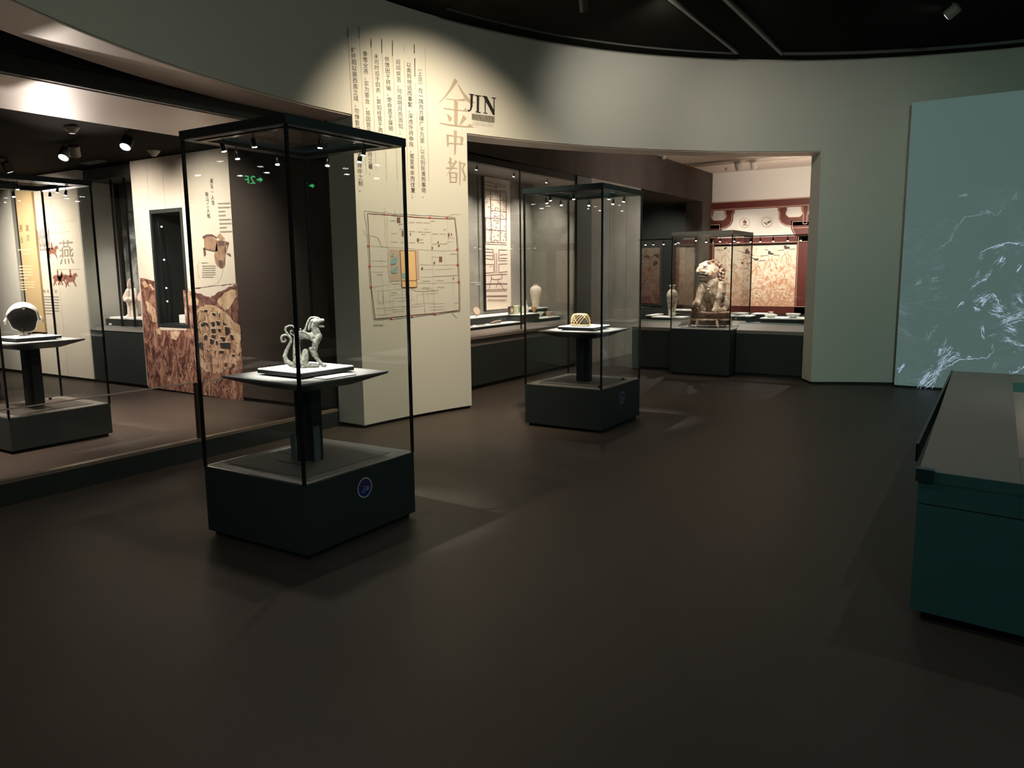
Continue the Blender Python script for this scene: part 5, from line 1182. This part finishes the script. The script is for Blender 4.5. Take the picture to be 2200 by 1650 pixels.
def word(wd_, tl, tr, br, bl, surf, mt_, nm):
    mb = MB(); n = len(wd_)
    def uv(u, v):
        X = (tl[0] * (1 - u) + tr[0] * u) * v + (bl[0] * (1 - u) + br[0] * u) * (1 - v); Y = (tl[1] * (1 - u) + tr[1] * u) * v + (bl[1] * (1 - u) + br[1] * u) * (1 - v); return surf(*crop([(X, Y)], 6.1133, 930, 150)[0])
    for i, ch in enumerate(wd_):
        for x0, y0, x1, y1, w_ in A_[ch]:
            dx, dy = x1 - x0, (y1 - y0) * 1.4; d = math.hypot(dx, dy); nx, ny = -dy / d * w_ / 2, dx / d * w_ / 2 / 1.4
            k = len(mb.v)
            mb.v += [uv((i + .06 + .86 * a) / n, b_) for a, b_ in ((x0 + nx, y0 + ny), (x1 + nx, y1 + ny), (x1 - nx, y1 - ny), (x0 - nx, y0 - ny))]; mb.f.append((k, k + 1, k + 2, k + 3))
    mb.build(nm, mt_, wall)
word('DYNASTY', (518, 585), (806, 620), (806, 680), (518, 638), S_IN2, 'inkb', 'black_title')
word('ZHONGDU', (512, 668), (806, 700), (806, 758), (512, 722), S_IN, mat('ghost_lettering', (.30, .30, .26), .8), 'faint_title')

# map of the old city printed on the pier
MPf = lambda p: crop(p, 6.113, 770, 440)
strokes(on_cyl, [MPf([(120, 115), (340, 128), (620, 152), (930, 175), (1170, 183), (1262, 183), (1290, 420), (1298, 580), (1305, 790), (1318, 1010), (1325, 1385), (1000, 1425), (700, 1450), (430, 1480), (220, 1497), (170, 1080), (152, 800), (145, 540), (120, 115)])], 1.3, 'map_city_wall', 'rednt', wall)
strokes(on_cyl, [MPf([(80, 82), (200, 95), (310, 105), (350, 90), (390, 110), (480, 122), (590, 122), (620, 110), (650, 128), (900, 145), (940, 135), (975, 145), (1160, 158), (1270, 165), (1280, 250), (1300, 400), (1312, 560), (1320, 780), (1332, 1000), (1338, 1400), (1210, 1412), (1030, 1442), (1005, 1450), (980, 1440), (740, 1470), (700, 1488), (670, 1478), (470, 1500), (430, 1512), (400, 1497), (230, 1515), (200, 1500), (180, 1300), (165, 1100), (150, 1060), (138, 830), (135, 770), (125, 560), (118, 400), (95, 230), (75, 110), (80, 82)])], 1.0, 'map_moat', 'moat', wall)
grid = [[(345, 130), (350, 400), (370, 560), (385, 760), (400, 1000), (415, 1250), (430, 1470)], [(375, 130), (380, 400), (385, 560)], [(155, 540), (290, 548), (390, 560), (600, 565), (760, 585), (960, 598), (1295, 598)], [(945, 180), (955, 400), (970, 700), (985, 1050), (1005, 1420)], [(1168, 185), (1180, 590)], [(175, 735), (385, 738)], [(165, 805), (385, 808)], [(180, 882), (340, 884)], [(300, 680), (310, 880), (325, 1150), (350, 1450)], [(180, 1078), (300, 1065), (400, 1050)],
        [(810, 785), (1300, 785)], [(780, 1025), (1310, 1015)], [(820, 950), (970, 945)], [(230, 1135), (560, 1105)], [(255, 1150), (265, 1280)], [(240, 1280), (490, 1255)], [(320, 1160), (330, 1270)], [(230, 1365), (560, 1330), (640, 1345), (860, 1325)], [(460, 1225), (630, 1218)], [(530, 1265), (740, 1240)], [(250, 1450), (420, 1430)], [(345, 1385), (620, 1365)], [(450, 1270), (460, 1420)], [(575, 1090), (590, 1420)], [(690, 1090), (705, 1450)], [(770, 1180), (775, 1310)], [(780, 1180), (1055, 1155)], [(775, 1110), (980, 1105)], [(905, 1100), (920, 1280)], [(945, 1300), (1130, 1295)], [(940, 1340), (1130, 1335)], [(940, 1380), (1130, 1370)], [(710, 1310), (990, 1280)], [(1245, 880), (1258, 1370)], [(1165, 485), (1275, 487)], [(1140, 600), (1140, 780)], [(970, 685), (1050, 685), (1050, 615), (1140, 615)], [(870, 850), (970, 848)], [(1020, 850), (1255, 838)], [(1258, 1290), (1325, 1285)], [(420, 1185), (575, 1175)], [(490, 1045), (495, 1105)], [(460, 1410), (600, 1390)], [(790, 590), (800, 980)]]
strokes(on_cyl, [MPf(g_) for g_ in grid], .6, 'map_streets', mat('map_street', (.40, .35, .28), .8), wall)
strokes(on_cyl, [MPf(g_) for g_ in ([(60, 330), (72, 375), (110, 405), (190, 412), (250, 430), (280, 480), (300, 545), (390, 562), (395, 800), (415, 1000), (450, 1045), (530, 1030), (565, 1060), (575, 1100)], [(690, 1095), (760, 1135), (870, 1138), (1050, 1122)], [(845, 1140), (865, 1300), (870, 1390), (890, 1450)], [(980, 942), (1300, 925)], [(1165, 165), (1200, 138), (1260, 125), (1340, 133)], [(1225, 1415), (1295, 1490)], [(480, 60), (482, 120)], [(350, 45), (348, 90)])], .9, 'map_river', 'line', wall)
polys(on_cyl, [MPf([(405, 582), (548, 590), (565, 1000), (425, 1005)]), MPf([(745, 600), (788, 600), (805, 985), (768, 985)])], 'map_park', 'mapbg', wall)
polys(S_IN, [MPf([(548, 598), (745, 603), (770, 1080), (575, 1083)])], 'map_palace', 'ochre', wall)
strokes(S_IN2, [MPf([(548, 598), (745, 603), (770, 1080), (575, 1083), (548, 598)]), MPf([(568, 997), (765, 995)])], 1.1, 'map_palace_edge', mat('map_palace_line', (.20, .08, .03), .8), wall)
polys(S_IN2, [MPf([(440, 640), (465, 640), (462, 680), (432, 675)]), MPf([(420, 775), (440, 720), (480, 685), (510, 690), (515, 730), (495, 770), (450, 788)]), MPf([(435, 850), (470, 840), (500, 808), (530, 808), (515, 850), (505, 890), (465, 905), (438, 885)]), MPf([(572, 900), (628, 900), (632, 972), (580, 972)])], 'map_water', 'blue', wall)
sq = [(510, 163, 550, 232), (572, 340, 593, 415), (1060, 680, 1100, 748), (770, 440, 793, 482), (1178, 370, 1197, 415), (1216, 372, 1230, 402), (680, 370, 690, 402), (1040, 480, 1056, 502), (1048, 522, 1068, 550), (964, 550, 978, 585), (990, 745, 1006, 775), (827, 820, 848, 852), (1242, 955, 1256, 975)]
polys(S_IN, [MPf([(a, b_), (c_, b_), (c_ + 1, d), (a + 1, d)]) for a, b_, c_, d in sq], 'map_buildings', 'mbrown', wall)
random.seed(11); tk = []
for x, y, n_ in ((420, 207, 4), (540, 252, 3), (665, 230, 4), (765, 232, 4), (860, 235, 4), (545, 322, 3), (670, 348, 4), (780, 355, 4), (870, 357, 4), (435, 375, 4), (975, 382, 4), (1075, 382, 4), (430, 488, 5), (555, 490, 3), (675, 495, 4), (785, 498, 4), (975, 512, 4), (1075, 512, 5), (1185, 435, 4), (1205, 645, 4), (850, 1000, 5), (1025, 995, 5), (845, 1088, 5), (1035, 1083, 5), (240, 915, 4), (430, 1152, 4), (280, 1293, 3), (865, 320, 3), (1120, 322, 2), (955, 210, 3), (830, 388, 3), (800, 457, 3)):
    tk += [[(x + i * 20, y), (x + i * 20 + 10, y + random.uniform(-3, 3))] for i in range(n_)]
strokes(S_IN, [MPf(t) for t in tk], 1.5, 'map_place_marks', mat('map_mark', (.24, .16, .12), .8), wall)
gates = [(340, 120), (940, 165), (1165, 170), (430, 1490), (705, 1460), (1005, 1430), (130, 540), (148, 805), (165, 1078), (1300, 582), (1305, 785), (1318, 1012)]
polys(S_IN, [MPf([(x - 14, y - 10), (x + 14, y - 10), (x + 16, y + 14), (x - 16, y + 14)]) for x, y in gates], 'map_gates', mat('map_gate_red', (.36, .06, .05), .7), wall)
mb = MB()
for i, ch in enumerate('金中都示意图'): put_glyph(mb, ch, on_cyl, tuple(MPf([(196 + i * 22, 1570), (216 + i * 22, 1568), (216 + i * 22, 1598), (196 + i * 22, 1600)])))
mb.build('map_caption', 'ink', wall)

# ================================================================== FIXTURES
def track_spot(x, y, z, tilt, mt_body, label, grp, lit=True, r=.05, L=.13):
    t = thing('track_spotlight', label, 'spotlight', (x, y, z), grp)
    d = Vector(tilt).normalized(); q = d.to_track_quat('-Z', 'Y').to_matrix()
    MB().lathe([(.012, 0), (.012, .07)], (x, y, z - .07), 8).build('stem', mt_body, t)
    c = Vector((x, y, z - .10))
    MB().lathe([(r * .8, L / 2), (r, L / 2 - .01), (r, -L / 2), (r * .85, -L / 2)], tuple(c), 20, q).build('housing', mt_body, t, smooth=False)
    if lit: MB().lathe([(r * .86, -L / 2 - .002), (r * .86, -L / 2 + .001)], tuple(c), 20, q).build('lens', 'lens', t)
SG = mat('spot_grey', (.22, .22, .20), .5); SB_ = mat('spot_black', (.03, .03, .03), .5); SWh = mat('spot_white', (.45, .42, .36), .5)
track_spot(-.62, 9.55, 4.32, (-.8, .3, -.55), SG, 'grey track spotlight under the black ceiling above the screen', None, True, .055, .13)
track_spot(-3.75, 7.3, 4.36, (-.2, .6, -.8), SB_, 'black track spotlight at the top edge of the black ceiling', None, False, .045, .14)
track_spot(-9.45, 5.05, 3.13, (.25, -.5, -.8), SB_, 'lit black spotlight, lower one of the close pair under the left hall ceiling', 'lit spotlights in the left hall', True, .06)
track_spot(-9.15, 5.0, 3.13, (-.4, .3, -.85), SG, 'lit grey spotlight, upper one of the close pair under the left hall ceiling', 'lit spotlights in the left hall', True, .06)
track_spot(-8.15, 5.03, 3.13, (.25, -.5, -.8), SB_, 'lit black spotlight near the pale beam above the hillside mural', 'lit spotlights in the left hall', True, .06)
track_spot(-11.17, 5.2, 3.13, (-.1, .4, -.9), SB_, 'lit black spotlight above the cream wall with grey characters', 'lit spotlights in the left hall', True, .06)
def detector(x, y, z, lb, mt_):
    t = thing('smoke_detector', lb, 'detector', (x, y, z), 'smoke detectors in the left hall')
    MB().lathe([(.075, 0), (.075, -.012), (.05, -.045)], (x, y, z), 20).build('base', mt_, t); MB().lathe([(.045, -.045), (.03, -.07), (.012, -.072)], (x, y, z), 16).build('sensor', mt_, t)
DG = mat('detector_grey', (.30, .29, .26), .6)
detector(-8.25, 4.5, 3.13, 'grey smoke detector nearest the pale beam in the left hall', DG)
detector(-9.0, 5.9, 3.13, 'grey smoke detector just above the hillside mural panel', DG)
detector(-11.65, 5.4, 3.13, 'grey smoke detector at the far left above the helmet showcase', DG)
vg = thing('ceiling_vent', 'small dark slatted vent in the black left hall ceiling', 'vent', (-10.5, 5.98, 3.12))
box(-10.75, -10.3, 5.9, 6.06, 3.12, 3.13).build('frame', 'edge', vg)
for i in range(5): box(-10.72, -10.33, 5.915 + i * .028, 5.93 + i * .028, 3.108, 3.12).build('slat', 'edge', vg)
track_spot(-4.81, 16.45, 3.84, (0, .7, -.7), SWh, 'pale ceiling spotlight, left of the pair in the mural hall', 'pale ceiling spotlights in the mural hall', False, .07, .17)
track_spot(-4.49, 16.45, 3.84, (0, .7, -.7), SWh, 'pale ceiling spotlight, right of the pair in the mural hall', 'pale ceiling spotlights in the mural hall', False, .07, .17)
tr = box(-5.9, 3.0, 16.43, 16.47, 3.815, 3.84).build('lighting_track', SWh); tag(tr, 'pale lighting track on the mural hall ceiling holding the two spotlights', 'track')
spk = thing('sprinkler', 'tiny sprinkler on the pale ceiling beside the lighting track', 'sprinkler', (-5.39, 17.5, 3.84))
MB().lathe([(.03, 0), (.03, -.01), (.008, -.012), (.008, -.05)], (-5.39, 17.5, 3.84), 10).build('stem', 'edge', spk); MB().lathe([(.03, -.052), (.03, -.056)], (-5.39, 17.5, 3.84), 10).build('deflector', 'edge', spk)
sn = thing('ceiling_sensor', 'small pale sensor where the pale ceiling meets the brown header', 'sensor', (-5.85, 14.9, 3.84))
MB().lathe([(.05, 0), (.05, -.03), (.03, -.07)], (-5.85, 14.9, 3.84), 14).build('body', SWh, sn); MB().lathe([(.028, -.07), (.015, -.085)], (-5.85, 14.9, 3.84), 14).build('lens_cap', 'edge', sn)
# green floor sign far behind, mirrored in the showcase glass
sg = thing('floor_sign', 'hanging green lit sign reading arrow 2F, mirrored in the showcase glass', 'sign', (-17.1, -8.4, 4.1))
nrm = Vector((.77, .63, 0)).normalized(); sx_ = Vector((nrm.y, -nrm.x, 0)); sx_ = Vector((0, 0, 1)).cross(nrm)
def SGN(x, z, o=0): return tuple(Vector((-17.1, -8.4, 4.1)) + sx_ * x + Vector((0, 0, z)) + nrm * o)
bx = MB(); bx.loft([[SGN(x, z, o) for x, z in ((-.28, -.16), (.28, -.16), (.28, .16), (-.28, .16))] for o in (-.06, -.005)]); bx.build('sign_box', 'black', sg)
tx = MB()
for i, (ch, x0, x1) in enumerate((('2', -.05, .09), ('F', .11, .23))):
    vs_, fs_ = glyph(ch); mxx = max(v[0] for v in vs_); k = len(tx.v)
    tx.v += [SGN(x0 + v[0] / mxx * (x1 - x0), -.11 + v[1] * .30, .001) for v in vs_]; tx.f += [tuple(k + j for j in f) for f in fs_]
k = len(tx.v); tx.v += [SGN(*p, .001) for p in ((-.23, 0), (-.15, .07), (-.15, .025), (-.08, .025), (-.08, -.025), (-.15, -.025), (-.15, -.07))]; tx.f.append(tuple(range(k, k + 7)))
tx.build('lit_letters', emis('green_sign_light', (.1, 1, .35), 6), sg)
